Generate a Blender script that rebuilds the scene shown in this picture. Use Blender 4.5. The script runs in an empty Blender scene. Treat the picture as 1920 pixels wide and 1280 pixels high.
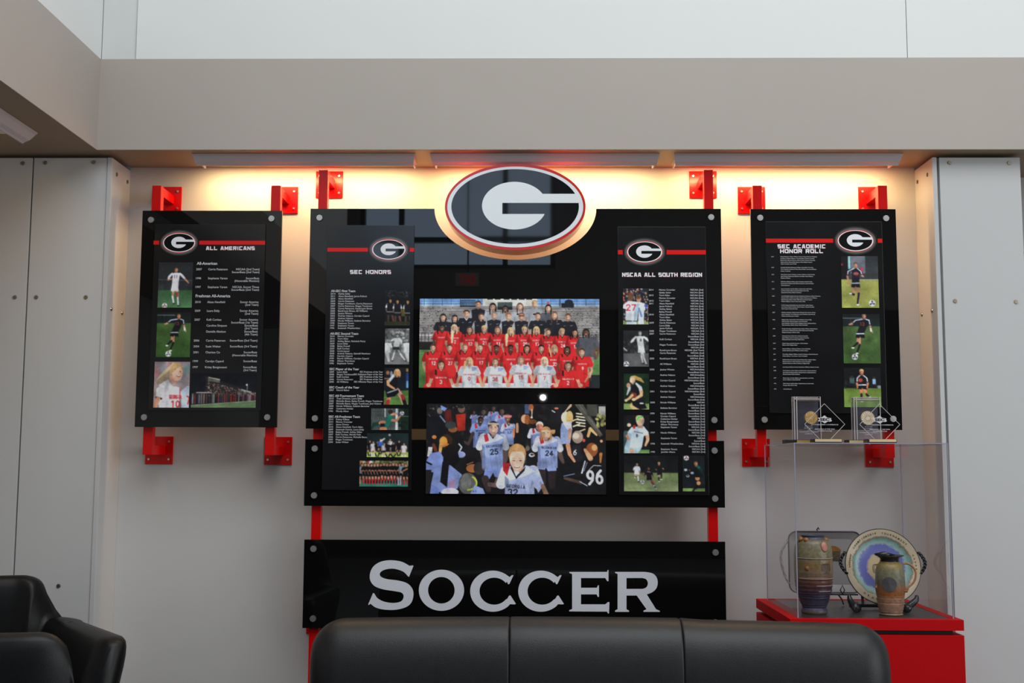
import bpy, bmesh, math, random
import numpy as np
from mathutils import Vector, Matrix
from mathutils.geometry import tessellate_polygon

# ------------------------------------------------------------------ camera, world, light, exposure
PT, YW, RL, HE, DI, FP = .1038, .0168, .004, 1.25, 4.75, 2178.6
S = bpy.context.scene
COL = S.collection
cd = bpy.data.cameras.new('camera'); cam = bpy.data.objects.new('camera', cd); COL.objects.link(cam)
cd.sensor_width = 36; cd.lens = FP / 1920 * 36; cd.clip_start = .05
cam.matrix_world = (Matrix.Translation((0, -DI, HE)) @ Matrix.Rotation(YW, 4, 'Z')
                    @ Matrix.Rotation(math.pi / 2 + PT, 4, 'X') @ Matrix.Rotation(RL, 4, 'Z'))
S.camera = cam
S.view_settings.view_transform = 'Standard'; S.view_settings.look = 'None'
S.view_settings.gamma = 1; S.view_settings.use_curve_mapping = False
S.view_settings.exposure = 0.0
S.cycles.use_denoising = True
S.cycles.max_bounces = 10; S.cycles.transparent_max_bounces = 24
S.cycles.caustics_reflective = False; S.cycles.caustics_refractive = False

wd = bpy.data.worlds.new('sky'); S.world = wd; wd.use_nodes = True
bg = wd.node_tree.nodes['Background']; bg.inputs[0].default_value = (.62, .80, 1, 1); bg.inputs[1].default_value = 2.2


def area(name, loc, rot, sx, sy, power, color, spread=None):
    l = bpy.data.lights.new(name, 'AREA'); l.shape = 'RECTANGLE'; l.size = sx; l.size_y = sy
    l.energy = power; l.color = color
    if spread: l.spread = spread
    o = bpy.data.objects.new(name, l); COL.objects.link(o); o.location = loc; o.rotation_euler = rot
    return o


R = math.radians
area('skylight', (1.6, -4.6, 5.85), (R(0), 0, 0), 6.0, 5.0, 330, (.95, .985, 1))
area('side_window_daylight', (6.3, -6.0, 2.2), (R(90), 0, R(90)), 6.0, 3.4, 215, (.95, .98, 1))


# ------------------------------------------------------------------ pixel rays of the 1920x1280 photograph -> world
def ray(px, py):
    a = (px - 960) / FP; b = (py - 640) / FP
    cr, sr = math.cos(RL), math.sin(RL)
    a, b = a * cr + b * sr, -a * sr + b * cr
    cp, sp = math.cos(PT), math.sin(PT)
    yr, z = cp + b * sp, sp - b * cp
    cy, sy = math.cos(YW), math.sin(YW)
    return a * cy - yr * sy, a * sy + yr * cy, z


def hy(px, py, Y):
    x, y, z = ray(px, py); t = (Y + DI) / y
    return x * t, HE + z * t


# ------------------------------------------------------------------ materials
def lin(c):
    return tuple(((v / 255) / 12.92 if v <= 10.3 else ((v / 255 + .055) / 1.055) ** 2.4) for v in c[:3])


_m = {}


def mat(name, rgb=None, rough=.5, metal=0, spec=.5, noise=0, nscale=8, bump=0, bscale=80, coat=0, linear=None, emit=0):
    if name in _m: return _m[name]
    m = bpy.data.materials.new(name); m.use_nodes = True
    nt = m.node_tree; b = nt.nodes['Principled BSDF']
    c = linear if linear else lin(rgb)
    b.inputs['Base Color'].default_value = (*c, 1)
    b.inputs['Roughness'].default_value = rough
    b.inputs['Metallic'].default_value = metal
    b.inputs['Specular IOR Level'].default_value = spec
    b.inputs['Coat Weight'].default_value = coat
    b.inputs['Coat Roughness'].default_value = .08
    if emit:
        b.inputs['Emission Color'].default_value = (*c, 1); b.inputs['Emission Strength'].default_value = emit
    tc = nt.nodes.new('ShaderNodeTexCoord')
    if noise:
        n = nt.nodes.new('ShaderNodeTexNoise'); n.inputs['Scale'].default_value = nscale; n.inputs['Detail'].default_value = 4
        nt.links.new(tc.outputs['Object'], n.inputs['Vector'])
        r = nt.nodes.new('ShaderNodeValToRGB')
        r.color_ramp.elements[0].position = .3; r.color_ramp.elements[1].position = .7
        r.color_ramp.elements[0].color = (*[v * (1 - noise) for v in c], 1)
        r.color_ramp.elements[1].color = (*[min(1, v * (1 + noise)) for v in c], 1)
        nt.links.new(n.outputs['Fac'], r.inputs['Fac']); nt.links.new(r.outputs['Color'], b.inputs['Base Color'])
    if bump:
        n = nt.nodes.new('ShaderNodeTexNoise'); n.inputs['Scale'].default_value = bscale; n.inputs['Detail'].default_value = 3
        nt.links.new(tc.outputs['Object'], n.inputs['Vector'])
        bp = nt.nodes.new('ShaderNodeBump'); bp.inputs['Strength'].default_value = bump; bp.inputs['Distance'].default_value = .002
        nt.links.new(n.outputs['Fac'], bp.inputs['Height']); nt.links.new(bp.outputs['Normal'], b.inputs['Normal'])
    _m[name] = m
    return m


def mat_clear(name, tint=(.95, .955, .97), ior=1.3, rough=0.0):
    m = bpy.data.materials.new(name); m.use_nodes = True; nt = m.node_tree
    nt.nodes.remove(nt.nodes['Principled BSDF'])
    t = nt.nodes.new('ShaderNodeBsdfTransparent'); t.inputs[0].default_value = (*tint, 1)
    g = nt.nodes.new('ShaderNodeBsdfGlossy'); g.inputs['Roughness'].default_value = rough
    f = nt.nodes.new('ShaderNodeFresnel'); f.inputs[0].default_value = ior
    x = nt.nodes.new('ShaderNodeMixShader')
    g2 = nt.nodes.new('ShaderNodeNewGeometry'); iv = nt.nodes.new('ShaderNodeMath'); iv.operation = 'SUBTRACT'; iv.inputs[0].default_value = 1
    ml = nt.nodes.new('ShaderNodeMath'); ml.operation = 'MULTIPLY'     # reflect at the outer faces only
    nt.links.new(g2.outputs['Backfacing'], iv.inputs[1]); nt.links.new(f.outputs[0], ml.inputs[0]); nt.links.new(iv.outputs[0], ml.inputs[1])
    nt.links.new(ml.outputs[0], x.inputs[0]); nt.links.new(t.outputs[0], x.inputs[1]); nt.links.new(g.outputs[0], x.inputs[2])
    nt.links.new(x.outputs[0], nt.nodes['Material Output'].inputs[0])
    return m


def mat_attr(name, rough=.3, spec=.35):
    m = bpy.data.materials.new(name); m.use_nodes = True; nt = m.node_tree; b = nt.nodes['Principled BSDF']
    a = nt.nodes.new('ShaderNodeAttribute'); a.attribute_name = 'print'
    nt.links.new(a.outputs['Color'], b.inputs['Base Color'])
    b.inputs['Roughness'].default_value = rough; b.inputs['Specular IOR Level'].default_value = spec
    return m


def mat_bands(name, stops, z0, z1, rough=.35, nz=.06, spots=None, axis='Z'):
    """glazed pottery: colour bands along the height, broken up by noise"""
    m = bpy.data.materials.new(name); m.use_nodes = True; nt = m.node_tree; b = nt.nodes['Principled BSDF']
    tc = nt.nodes.new('ShaderNodeTexCoord'); sp = nt.nodes.new('ShaderNodeSeparateXYZ')
    nt.links.new(tc.outputs['Object'], sp.inputs[0])
    n = nt.nodes.new('ShaderNodeTexNoise'); n.inputs['Scale'].default_value = 28; n.inputs['Detail'].default_value = 5
    nt.links.new(tc.outputs['Object'], n.inputs['Vector'])
    mr = nt.nodes.new('ShaderNodeMapRange'); mr.inputs[1].default_value = z0; mr.inputs[2].default_value = z1
    nt.links.new(sp.outputs[axis], mr.inputs[0])
    ma = nt.nodes.new('ShaderNodeMath'); ma.operation = 'MULTIPLY_ADD'; ma.inputs[1].default_value = nz
    nt.links.new(n.outputs['Fac'], ma.inputs[0]); nt.links.new(mr.outputs[0], ma.inputs[2])
    r = nt.nodes.new('ShaderNodeValToRGB'); cr = r.color_ramp
    while len(cr.elements) < len(stops): cr.elements.new(.5)
    for e, (p, c) in zip(cr.elements, stops): e.position = min(1, p + nz / 2); e.color = (*lin(c), 1)
    nt.links.new(ma.outputs[0], r.inputs['Fac'])
    out = r.outputs['Color']
    n2 = nt.nodes.new('ShaderNodeTexNoise'); n2.inputs['Scale'].default_value = 90; n2.inputs['Detail'].default_value = 3
    nt.links.new(tc.outputs['Object'], n2.inputs['Vector'])
    mx = nt.nodes.new('ShaderNodeMix'); mx.data_type = 'RGBA'; mx.blend_type = 'OVERLAY'; mx.inputs[0].default_value = .55
    nt.links.new(out, mx.inputs[6]); nt.links.new(n2.outputs['Fac'], mx.inputs[7])
    nt.links.new(mx.outputs[2], b.inputs['Base Color'])
    bp = nt.nodes.new('ShaderNodeBump'); bp.inputs['Strength'].default_value = .35; bp.inputs['Distance'].default_value = .003
    nt.links.new(n2.outputs['Fac'], bp.inputs['Height']); nt.links.new(bp.outputs['Normal'], b.inputs['Normal'])
    b.inputs['Roughness'].default_value = rough
    return m


WALL = mat('wall_paint', linear=(.56, .555, .55), rough=.6, noise=.015, nscale=1.5)
WING = mat('panel_laminate', linear=(.54, .54, .54), rough=.42, noise=.01, nscale=2)
UPPER = mat('upper_wall_paint', linear=(.76, .775, .765), rough=.6, noise=.01, nscale=1)
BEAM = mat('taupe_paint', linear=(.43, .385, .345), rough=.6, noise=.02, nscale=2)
SOFF = mat('taupe_soffit_warm_glow', linear=(.34, .245, .155), rough=.5, noise=.03, nscale=2)  # beam taupe with the warm cove glow mixed into the colour
RED = mat('red_gloss_steel', linear=(.60, .002, .002), rough=.25, spec=.35)
BLK = mat('black_acrylic', linear=(.0035, .0035, .0038), rough=.015, spec=.5)
STEEL = mat('brushed_steel', linear=(.62, .59, .56), rough=.36, metal=1)
STEELD = mat('steel_bolt', linear=(.75, .72, .62), rough=.25, metal=1)
BRASS = mat('dull_screw', linear=(.42, .36, .28), rough=.35, metal=1)
SHEET = mat('charcoal_print', linear=(.0085, .0085, .0095), rough=.16, spec=.5, noise=.25, nscale=6)
WHT = mat('white_print', linear=(.86, .87, .9), rough=.4, spec=.3)
LETW = mat('white_vinyl', linear=(.66, .665, .72), rough=.45, spec=.3)
GREYT = mat('pale_grey_print', linear=(.60, .60, .62), rough=.4, spec=.3)
REDP = mat('red_print', linear=(.75, .007, .005), rough=.3, spec=.4)
EMBK = mat('emblem_black', linear=(.006, .006, .007), rough=.03)
EMBW = mat('emblem_white', linear=(.82, .86, .88), rough=.15)
EMBR = mat('emblem_red', linear=(.60, .018, .012), rough=.15)
LEATH = mat('black_leather', linear=(.0105, .0105, .012), rough=.45, spec=.46, bump=.25, bscale=350, noise=.15, nscale=30)
LEATHD = mat('black_leather_seam', linear=(.004, .004, .004), rough=.6)
ALU = mat('white_aluminium', linear=(.62, .58, .60), rough=.4, metal=0)
PHOTO = mat_attr('printed_photo')
CLEAR = mat_clear('clear_acrylic', (.965, .958, .962), 1.38)
GLASS = mat_clear('crystal', (.90, .90, .93), 1.55)
CEDGE = mat('acrylic_edge', linear=(.30, .31, .40), rough=.15, spec=.6)
GEDGE = mat('crystal_edge', linear=(.62, .58, .56), rough=.15, spec=.6)
REDC = mat('red_laminate', linear=(.46, .001, .003), rough=.6, spec=.12)
DARKT = mat('dark_laminate', linear=(.035, .032, .032), rough=.35)
BLKM = mat('black_satin', linear=(.008, .008, .008), rough=.4)
GOLD = mat('gold_plate', linear=(.85, .50, .16), rough=.3, metal=.6)
GOLDP = mat('pale_gold_plate', linear=(.9, .70, .40), rough=.35, metal=.5)


# ------------------------------------------------------------------ mesh helpers
class MB:
    def __init__(s): s.v = []; s.f = []; s.mi = []; s.cur = 0; s.mats = []

    def use(s, m):
        if m not in s.mats: s.mats.append(m)
        s.cur = s.mats.index(m); return s

    def add(s, vs, fs):
        o = len(s.v); s.v += [tuple(v) for v in vs]
        for f in fs: s.f.append([o + i for i in f]); s.mi.append(s.cur)
        return s

    def box(s, x0, x1, y0, y1, z0, z1):
        v = [(x, y, z) for x in (x0, x1) for y in (y0, y1) for z in (z0, z1)]
        return s.add(v, [(0, 1, 3, 2), (4, 6, 7, 5), (0, 4, 5, 1), (2, 3, 7, 6), (0, 2, 6, 4), (1, 5, 7, 3)])

    def prism(s, loops, y0, y1):
        """loops: [(x,z)..] outline + holes; front at y0 (towards camera), back at y1"""
        flat = [p for l in loops for p in l]
        tr = tessellate_polygon([[Vector((p[0], p[1], 0)) for p in l] for l in loops])
        n = len(flat)
        vs = [(x, y0, z) for x, z in flat] + [(x, y1, z) for x, z in flat]
        fs = []
        for a, b, c in tr:
            A, B, C = flat[a], flat[b], flat[c]
            cr = (B[0] - A[0]) * (C[1] - A[1]) - (B[1] - A[1]) * (C[0] - A[0])
            if cr < 0: a, b, c = a, c, b
            fs += [(a, b, c), (n + a, n + c, n + b)]
        o = 0
        for l in loops:
            k = len(l)
            ar = sum(l[i][0] * l[(i + 1) % k][1] - l[(i + 1) % k][0] * l[i][1] for i in range(k))
            hole = o > 0
            for i in range(k):
                j = (i + 1) % k
                f = (o + i, n + o + i, n + o + j, o + j)
                if (ar < 0) != hole: f = f[::-1]
                fs.append(f)
            o += k
        return s.add(vs, fs)

    def cyl(s, c, ax, r, h, n=20, r2=None):
        """cylinder from c along ax"""
        c = Vector(c); ax = Vector(ax).normalized(); u = ax.orthogonal().normalized(); w = ax.cross(u)
        r2 = r if r2 is None else r2
        vs = []
        for k, rr in ((0, r), (1, r2)):
            for i in range(n):
                a = 2 * math.pi * i / n
                vs.append(c + ax * h * k + (u * math.cos(a) + w * math.sin(a)) * rr)
        fs = [(i, (i + 1) % n, n + (i + 1) % n, n + i) for i in range(n)]
        fs += [tuple(range(n))[::-1], tuple(range(n, 2 * n))]
        return s.add(vs, fs)

    def lathe(s, prof, c=(0, 0, 0), n=40, cap=True):
        vs = []
        for r, z in prof:
            for i in range(n):
                a = 2 * math.pi * i / n
                vs.append((c[0] + r * math.cos(a), c[1] + r * math.sin(a), c[2] + z))
        fs = []
        for k in range(len(prof) - 1):
            for i in range(n):
                j = (i + 1) % n
                fs.append((k * n + i, k * n + j, (k + 1) * n + j, (k + 1) * n + i))
        if cap:
            fs.append(tuple(range(n))[::-1])
            if prof[-1][0] > 1e-4: fs.append(tuple((len(prof) - 1) * n + i for i in range(n)))
        return s.add(vs, fs)

    def tube(s, pts, r, n=8):
        pts = [Vector(p) for p in pts]; vs = []; K = len(pts)
        rs = r if isinstance(r, (list, tuple)) else [r] * K
        up = None
        for i, p in enumerate(pts):
            d = (pts[min(i + 1, K - 1)] - pts[max(i - 1, 0)]).normalized()
            if up is None: up = d.orthogonal().normalized()
            up = (up - d * up.dot(d)).normalized(); w = d.cross(up)
            for k in range(n):
                a = 2 * math.pi * k / n
                vs.append(p + (up * math.cos(a) + w * math.sin(a)) * rs[i])
        fs = [(i * n + k, i * n + (k + 1) % n, (i + 1) * n + (k + 1) % n, (i + 1) * n + k) for i in range(K - 1) for k in range(n)]
        fs += [tuple(range(n))[::-1], tuple((K - 1) * n + k for k in range(n))]
        return s.add(vs, fs)

    def build(s, name, m=None, parent=None, smooth=False, bevel=0, loc=None):
        me = bpy.data.meshes.new(name); me.from_pydata(s.v, [], s.f)
        ms = s.mats if s.mats else [m]
        for q in ms: me.materials.append(q)
        if len(ms) > 1: me.polygons.foreach_set('material_index', s.mi)
        if smooth:
            me.polygons.foreach_set('use_smooth', [True] * len(me.polygons))
        me.update()
        if bevel or smooth:
            bm = bmesh.new(); bm.from_mesh(me)
            if bevel:
                bmesh.ops.bevel(bm, geom=[e for e in bm.edges if e.is_manifold and e.calc_face_angle(0) > .5], offset=bevel, segments=2, affect='EDGES', profile=.6)
            bmesh.ops.recalc_face_normals(bm, faces=bm.faces)
            bm.to_mesh(me); bm.free()
        o = bpy.data.objects.new(name, me); COL.objects.link(o)
        if parent: o.parent = parent
        if loc: o.location = loc
        return o


def smooth_angle(o, ang=.6):
    me = o.data
    me.polygons.foreach_set('use_smooth', [True] * len(me.polygons))
    bm = bmesh.new(); bm.from_mesh(me)
    for e in bm.edges:
        if len(e.link_faces) == 2 and e.calc_face_angle(0) > ang: e.smooth = False
    bm.to_mesh(me); bm.free()


def tag(o, label=None, cat=None, group=None, kind=None):
    if label: o['label'] = label
    if cat: o['category'] = cat
    if group: o['group'] = group
    if kind: o['kind'] = kind
    return o


def thing(name, loc, label, cat, group=None, rz=0):
    o = bpy.data.objects.new(name, None); COL.objects.link(o); o.location = loc; o.rotation_euler = (0, 0, rz)
    o.empty_display_size = .1
    return tag(o, label, cat, group)


def put(o, parent):
    """parent while keeping world coordinates (parents here are placed, unrotated empties)"""
    o.parent = parent
    o.matrix_parent_inverse = parent.matrix_basis.inverted()
    return o


def struct(o): o['kind'] = 'structure'; return o


# ------------------------------------------------------------------ the room shell
SZ = 2.475          # soffit height
BF = -.28           # beam face
WF = -.21           # wing face
ZT = 2.845          # beam top
struct(MB().box(-1.684, 1.588, 0, .12, 0, SZ).build('wall_back', WALL))

# left wing: two face panels and a return, on a core
wl = struct(MB().box(-2.9, -1.703, WF + .022, .12, 0, SZ - .012).build('wall_wing_left', WALL))
sx = hy(63, 290, WF)[0]


def wing_panel(parent, x0, x1, y0, y1, z1, screws, nrm):
    p = MB().box(x0, x1, y0, y1, 0.02, z1).build('panel', WING, bevel=.0015)
    p.parent = parent
    for (x, y, z) in screws:
        s = MB().cyl((x, y, z), nrm, .0085, .004, 14, .007); s.cyl(Vector((x, y, z)) + Vector(nrm) * .004, nrm, .003, .0008, 8)
        q = s.build('screw', BRASS); q.parent = p
    return p


def sc(px, py): x, z = hy(px, py, WF); return (x, WF, z)


wing_panel(wl, -2.9, sx - .003, WF, WF + .02, SZ - .014, [sc(43, 306), sc(28, 557)], (0, -1, 0))
wing_panel(wl, sx + .003, -1.7, WF, WF + .02, SZ - .014, [sc(85, 305), sc(176, 304), sc(68, 557), sc(161, 557), sc(110, 1098)], (0, -1, 0))
zr1, zr2 = 2.405, 1.855
wing_panel(wl, -1.702, -1.684, WF - .004, 0, SZ - .014, [(-1.684, -.16, zr1), (-1.684, -.035, zr1), (-1.684, -.16, zr2), (-1.684, -.035, zr2)], (1, 0, 0))

# right wing: one face panel, a return with a proud edge, and its far side
wr = struct(MB().box(1.607, 1.915, WF + .022, .17, 0, SZ - .012).build('wall_wing_right', WALL))
wing_panel(wr, 1.6165, 1.935, WF, WF + .02, SZ - .014, [sc(1780.5, 305), sc(1892, 305.6), sc(1790.7, 564), sc(1905, 565.6)], (0, -1, 0))
wing_panel(wr, 1.588, 1.605, WF - .004, 0, SZ - .014, [(1.588, -.155, zr1), (1.588, -.035, zr1), (1.588, -.155, zr2), (1.588, -.035, zr2)], (-1, 0, 0))
wing_panel(wr, 1.916, 1.934, WF + .022, .17, SZ - .014, [], (1, 0, 0))
struct(MB().box(1.916, 6.5, .17, .29, 0, SZ).build('wall_bay_right', WALL))
struct(MB().box(-3.0, -2.9, -8, .12, 0, SZ).build('wall_bay_left', WALL))

# beam fascia and soffits
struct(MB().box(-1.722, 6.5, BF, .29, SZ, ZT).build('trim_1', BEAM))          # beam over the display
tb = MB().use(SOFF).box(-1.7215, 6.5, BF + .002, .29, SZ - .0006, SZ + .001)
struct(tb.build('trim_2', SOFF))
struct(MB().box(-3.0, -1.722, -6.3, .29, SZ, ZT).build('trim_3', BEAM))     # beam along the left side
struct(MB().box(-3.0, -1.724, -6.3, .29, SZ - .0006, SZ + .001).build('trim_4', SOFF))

# white upper walls, panelled
uw = struct(MB().box(-1.72, 6.5, BF + .024, .29, ZT, 6.0).build('wall_upper', UPPER))
ux = [-1.7225, hy(256, 50, BF)[0], hy(1700, 50, BF)[0], 4.8, 6.5]
for i in range(4):
    a, b = ux[i], ux[i + 1]
    d = (.006 if i == 0 else 0)
    MB().box(a + .0015, b - .0015, BF + .002 + d, BF + .023, ZT + .001, 5.98).build('panel', UPPER if i else mat('upper_strip_shade', linear=(.66, .67, .665), rough=.6), uw)  # corner strip: its shading is painted in as a greyer wall colour
uls = struct(MB().box(-3.0, -1.724, -6.3, .29, ZT, 6.0).build('wall_upper_left', UPPER))

FLOOR = mat('grey_carpet', linear=(.10, .10, .105), rough=.9, noise=.25, nscale=60, bump=.5, bscale=400)
CEIL = mat('ceiling_white', linear=(.7, .7, .69), rough=.8, noise=.01)
REARM = mat('rear_wall_paint', linear=(.22, .215, .21), rough=.7, noise=.03)
DARKREFL = mat('dark_reflection', linear=(.02, .014, .012), rough=.6, noise=.2)
struct(MB().box(-3.0, 6.6, -11.5, .29, -.1, 0).build('floor', FLOOR))
struct(MB().box(-3.0, 6.6, -11.5, .29, 6.0, 6.1).build('ceiling', CEIL))
struct(MB().box(6.5, 6.6, -11.5, .29, 0, 6.0).build('wall_right', REARM))
struct(MB().box(-3.1, -3.0, -11.5, .29, 0, 6.0).build('wall_left', REARM))
# rear wall with a high window band
Wx0, Wx1, Wz0, Wz1 = -2.34, .32, 3.86, 5.75
rb = MB(); Y0, Y1 = -11.5, -11.2
rb.box(-3.0, 6.5, Y0, Y1, 0, Wz0).box(-3.0, 6.5, Y0, Y1, Wz1, 6.0).box(-3.0, Wx0, Y0, Y1, Wz0, Wz1).box(Wx1, 6.5, Y0, Y1, Wz0, Wz1)
struct(rb.build('wall_rear', REARM))
struct(MB().box(-3.0, 6.5, -11.2, -11.16, 0, 3.3).build('dark_reflection_panel', DARKREFL))  # dark panel added out of view to darken what the boards mirror
win = MB()
for x in (Wx0 + .03, -1.78, -.36, Wx1 - .03): win.box(x - .035, x + .035, Y1 - .16, Y1 - .04, Wz0, Wz1)
for z in (Wz0 + .03, 4.27, Wz1 - .03): win.box(Wx0, Wx1, Y1 - .15, Y1 - .05, z - .035, z + .035)
wo = struct(win.build('window_1', BLKM))
MB().box(Wx0, Wx1, Y1 - .102, Y1 - .098, Wz0, Wz1).build('pane', mat_clear('window_glass', (.97, .98, 1), 1.3), wo)

# ------------------------------------------------------------------ text
_tc = {}


def glyphs(s, bold=0.0, space=1.0, res=2):
    k = (s, bold, space, res)
    if k in _tc: return _tc[k]
    c = bpy.data.curves.new('t', 'FONT'); c.body = s; c.size = 1; c.resolution_u = res; c.offset = bold; c.space_character = space
    o = bpy.data.objects.new('t', c); COL.objects.link(o)
    dg = bpy.context.evaluated_depsgraph_get()
    me = bpy.data.meshes.new_from_object(o.evaluated_get(dg))
    v = [(q.co.x, q.co.y) for q in me.vertices]; f = [tuple(p.vertices) for p in me.polygons]
    bpy.data.meshes.remove(me); bpy.data.objects.remove(o); bpy.data.curves.remove(c)
    _tc[k] = (v, f)
    return v, f


CAP = None


def text(mb, s, x, z, Y, h, align='L', bold=0.0, width=None, xs=1.0, res=2, slant=0, space=1.0):
    """x: left/right/centre edge, z: middle of the capitals, h: cap height, width: exact width"""
    global CAP
    if CAP is None:
        v, _ = glyphs('H'); CAP = max(p[1] for p in v)
    v, f = glyphs(s, bold, space, res)
    if not v: return
    k = h / CAP
    x0 = min(p[0] for p in v); x1 = max(p[0] for p in v)
    kx = k * xs
    if width: kx = width / (x1 - x0)
    w = (x1 - x0) * kx
    ox = {'L': x, 'R': x - w, 'C': x - w / 2}[align] - x0 * kx
    mb.add([(ox + p[0] * kx + slant * p[1] * k, Y, z - h / 2 + p[1] * k) for p in v], f)


# ------------------------------------------------------------------ red mounting posts
def post(xt, xp, ztop, zbot, zarms, label, group):
    t = thing('mounting_post', (xt, -.155, 0 if zbot == 0 else zbot), label, 'bracket', group)
    hw = .0185; yf, yb = -.176, -.139
    put(MB().box(xt - hw, xt + hw, yf, yb, zbot, ztop).build('tube', RED, bevel=.0015), t)
    for za in zarms:
        put(MB().box(xt - hw, xt + hw, yb, -.006, za - hw, za + hw).build('arm', RED, bevel=.001), t)
        pl = put(MB().box(xp - .0565, xp + .0565, -.0065, 0, za - .0565, za + .0565).build('wall_plate', RED, bevel=.001), t)
        for sx_ in (-1, 1):
            for sz in (-1, 1):
                b = MB().cyl((xp + sx_ * .041, -.0065, za + sz * .036), (0, -1, 0), .0055, .005, 10, .0045)
                b = b.build('bolt', STEELD); b.parent = pl; b.matrix_parent_inverse = Matrix.Identity(4)
                b.matrix_parent_inverse = Matrix.Identity(4)
    return t


ZA, ZL = 2.335, 1.294
gp = 'red steel posts holding the display boards'
post(-1.513, -1.52, ZA + .021, ZL - .019, (ZA, ZL), 'red steel bracket post at the left edge of the leftmost black board', gp)
post(-1.030, -1.032, ZA + .021, ZL - .019, (ZA, ZL), 'red steel bracket post at the right edge of the leftmost black board', gp)
post(-.840, -.845, 2.42, 0, (2.401, .62), 'long red steel post behind the left edge of the wide centre boards', gp)
post(.708, .711, 2.42, 0, (2.401, .62), 'long red steel post behind the right edge of the wide centre boards', gp)
post(.902, .911, ZA + .021, ZL - .019, (ZA, ZL), 'red steel bracket post at the left edge of the rightmost black board', gp)
post(1.400, 1.409, ZA + .021, ZL - .019, (ZA, ZL), 'red steel bracket post at the right edge of the rightmost black board', gp)
t = thing('mounting_post', (2.045, .02, 1.2), 'sliver of a red bracket post beyond the right wall panel', 'bracket', gp)
put(MB().box(2.012, 2.05, -.006, .031, 1.3, 2.12).build('tube', RED), t)
put(MB().box(2.012, 2.05, .031, .17, 2.08, 2.12).build('arm', RED), t)

# ------------------------------------------------------------------ black boards
FY = -.200; BY = -.188


def rect_px(TL, TR, BL, BR, Y):
    a, b, c, d = hy(*TL, Y), hy(*TR, Y), hy(*BL, Y), hy(*BR, Y)
    return (a[0] + c[0]) / 2, (b[0] + d[0]) / 2, (a[1] + b[1]) / 2, (c[1] + d[1]) / 2      # x0,x1,ztop,zbot


def caps(board, pts):
    for p in pts:
        x, z = hy(*p, FY - .006)
        m = MB().use(STEEL).cyl((x, BY + .012, z), (0, -1, 0), .008, .03, 12)
        m.cyl((x, FY, z), (0, -1, 0), .0125, .008, 24, .0118)
        m.cyl((x, FY - .008, z), (0, -1, 0), .0072, .0006, 16)
        put(m.build('standoff_cap', STEEL), board)


def board(rect, label, pts, outline=None, name='display_board'):
    x0, x1, zt, zb = rect
    t = thing(name, ((x0 + x1) / 2, -.19, zb), label, 'board', 'black acrylic display boards')
    pl = outline or [(x0, zb), (x1, zb), (x1, zt), (x0, zt)]
    put(MB().prism([pl], FY, BY).build('panel', BLK), t)
    caps(t, pts)
    return t


LB = rect_px((267, 396.7), (528.2, 393), (252.9, 800.3), (519.8, 801), FY)
board(LB, 'leftmost black board, headed ALL AMERICANS', [(283, 412), (509, 409.5), (270, 782), (501, 782)])
RB = rect_px((1406.1, 392), (1678, 392), (1415.5, 806.4), (1693, 804.5), FY)
board(RB, 'rightmost black board, headed SEC ACADEMIC HONOR ROLL', [(1425.4, 408), (1661.5, 409), (1433.6, 786.5), (1675, 785)])
CU = rect_px((582.9, 392), (1351.5, 390.5), (572.5, 803), (1357.8, 806.3), FY)
CL = rect_px((572.2, 822.5), (1358, 827), (570, 946.8), (1359, 952.7), FY)
SO = rect_px((569.6, 1009.7), (1360.5, 1016.7), (567.9, 1179), (1361.2, 1180), FY)
ex, ez = -.0655, 2.257
na, nb = .3225, .207
cu = [(CU[0], CU[3]), (CU[1], CU[3]), (CU[1], CU[2])]
a0 = math.asin(max(-1, min(1, (CU[2] - ez) / nb)))
cu += [(ex + na * math.cos(a0 - (a0 * 2 + math.pi) * i / 48), ez + nb * math.sin(a0 - (a0 * 2 + math.pi) * i / 48)) for i in range(49)]
cu += [(CU[0], CU[2])]
board(CU, 'wide black board with a curved notch under the oval sign', [(599, 408), (1333.5, 407), (590.3, 784), (1339.5, 787.3)], cu)
board(CL, 'wide shallow black board just below the notched one', [(590, 840.7), (588.6, 928.5), (1339.9, 844.5), (1341, 934.5)])
sob = board(SO, 'lowest wide black board with big white SOCCER lettering', [(587.5, 1028.5), (586.5, 1159.5), (1341.9, 1035.5), (1342, 1167)])


def arc(cx, cy, rx, ry, a0, a1, n=28):
    return [(cx + rx * math.cos(R(a0 + (a1 - a0) * i / n)), cy + ry * math.sin(R(a0 + (a1 - a0) * i / n))) for i in range(n + 1)]


def catmull(p, n=5, closed=True):
    o = []; K = len(p)
    for i in range(K):
        a, b, c, d = p[i - 1], p[i], p[(i + 1) % K], p[(i + 2) % K]
        for t in range(n):
            u = t / n
            o.append(tuple(.5 * (2 * b[k] + (c[k] - a[k]) * u + (2 * a[k] - 5 * b[k] + 4 * c[k] - d[k]) * u * u + (3 * b[k] - a[k] - 3 * c[k] + d[k]) * u ** 3) for k in (0, 1)))
    return o


def openc(p, n=6):
    q = [p[0]] + list(p) + [p[-1]]; o = []; dm = range(len(p[0]))
    for i in range(1, len(q) - 2):
        a, b, c, d = q[i - 1:i + 3]
        for t in range(n):
            u = t / n
            o.append(tuple(.5 * (2 * b[k] + (c[k] - a[k]) * u + (2 * a[k] - 5 * b[k] + 4 * c[k] - d[k]) * u * u + (3 * b[k] - a[k] - 3 * c[k] + d[k]) * u ** 3) for k in dm))
    return o + [p[-1]]


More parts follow.
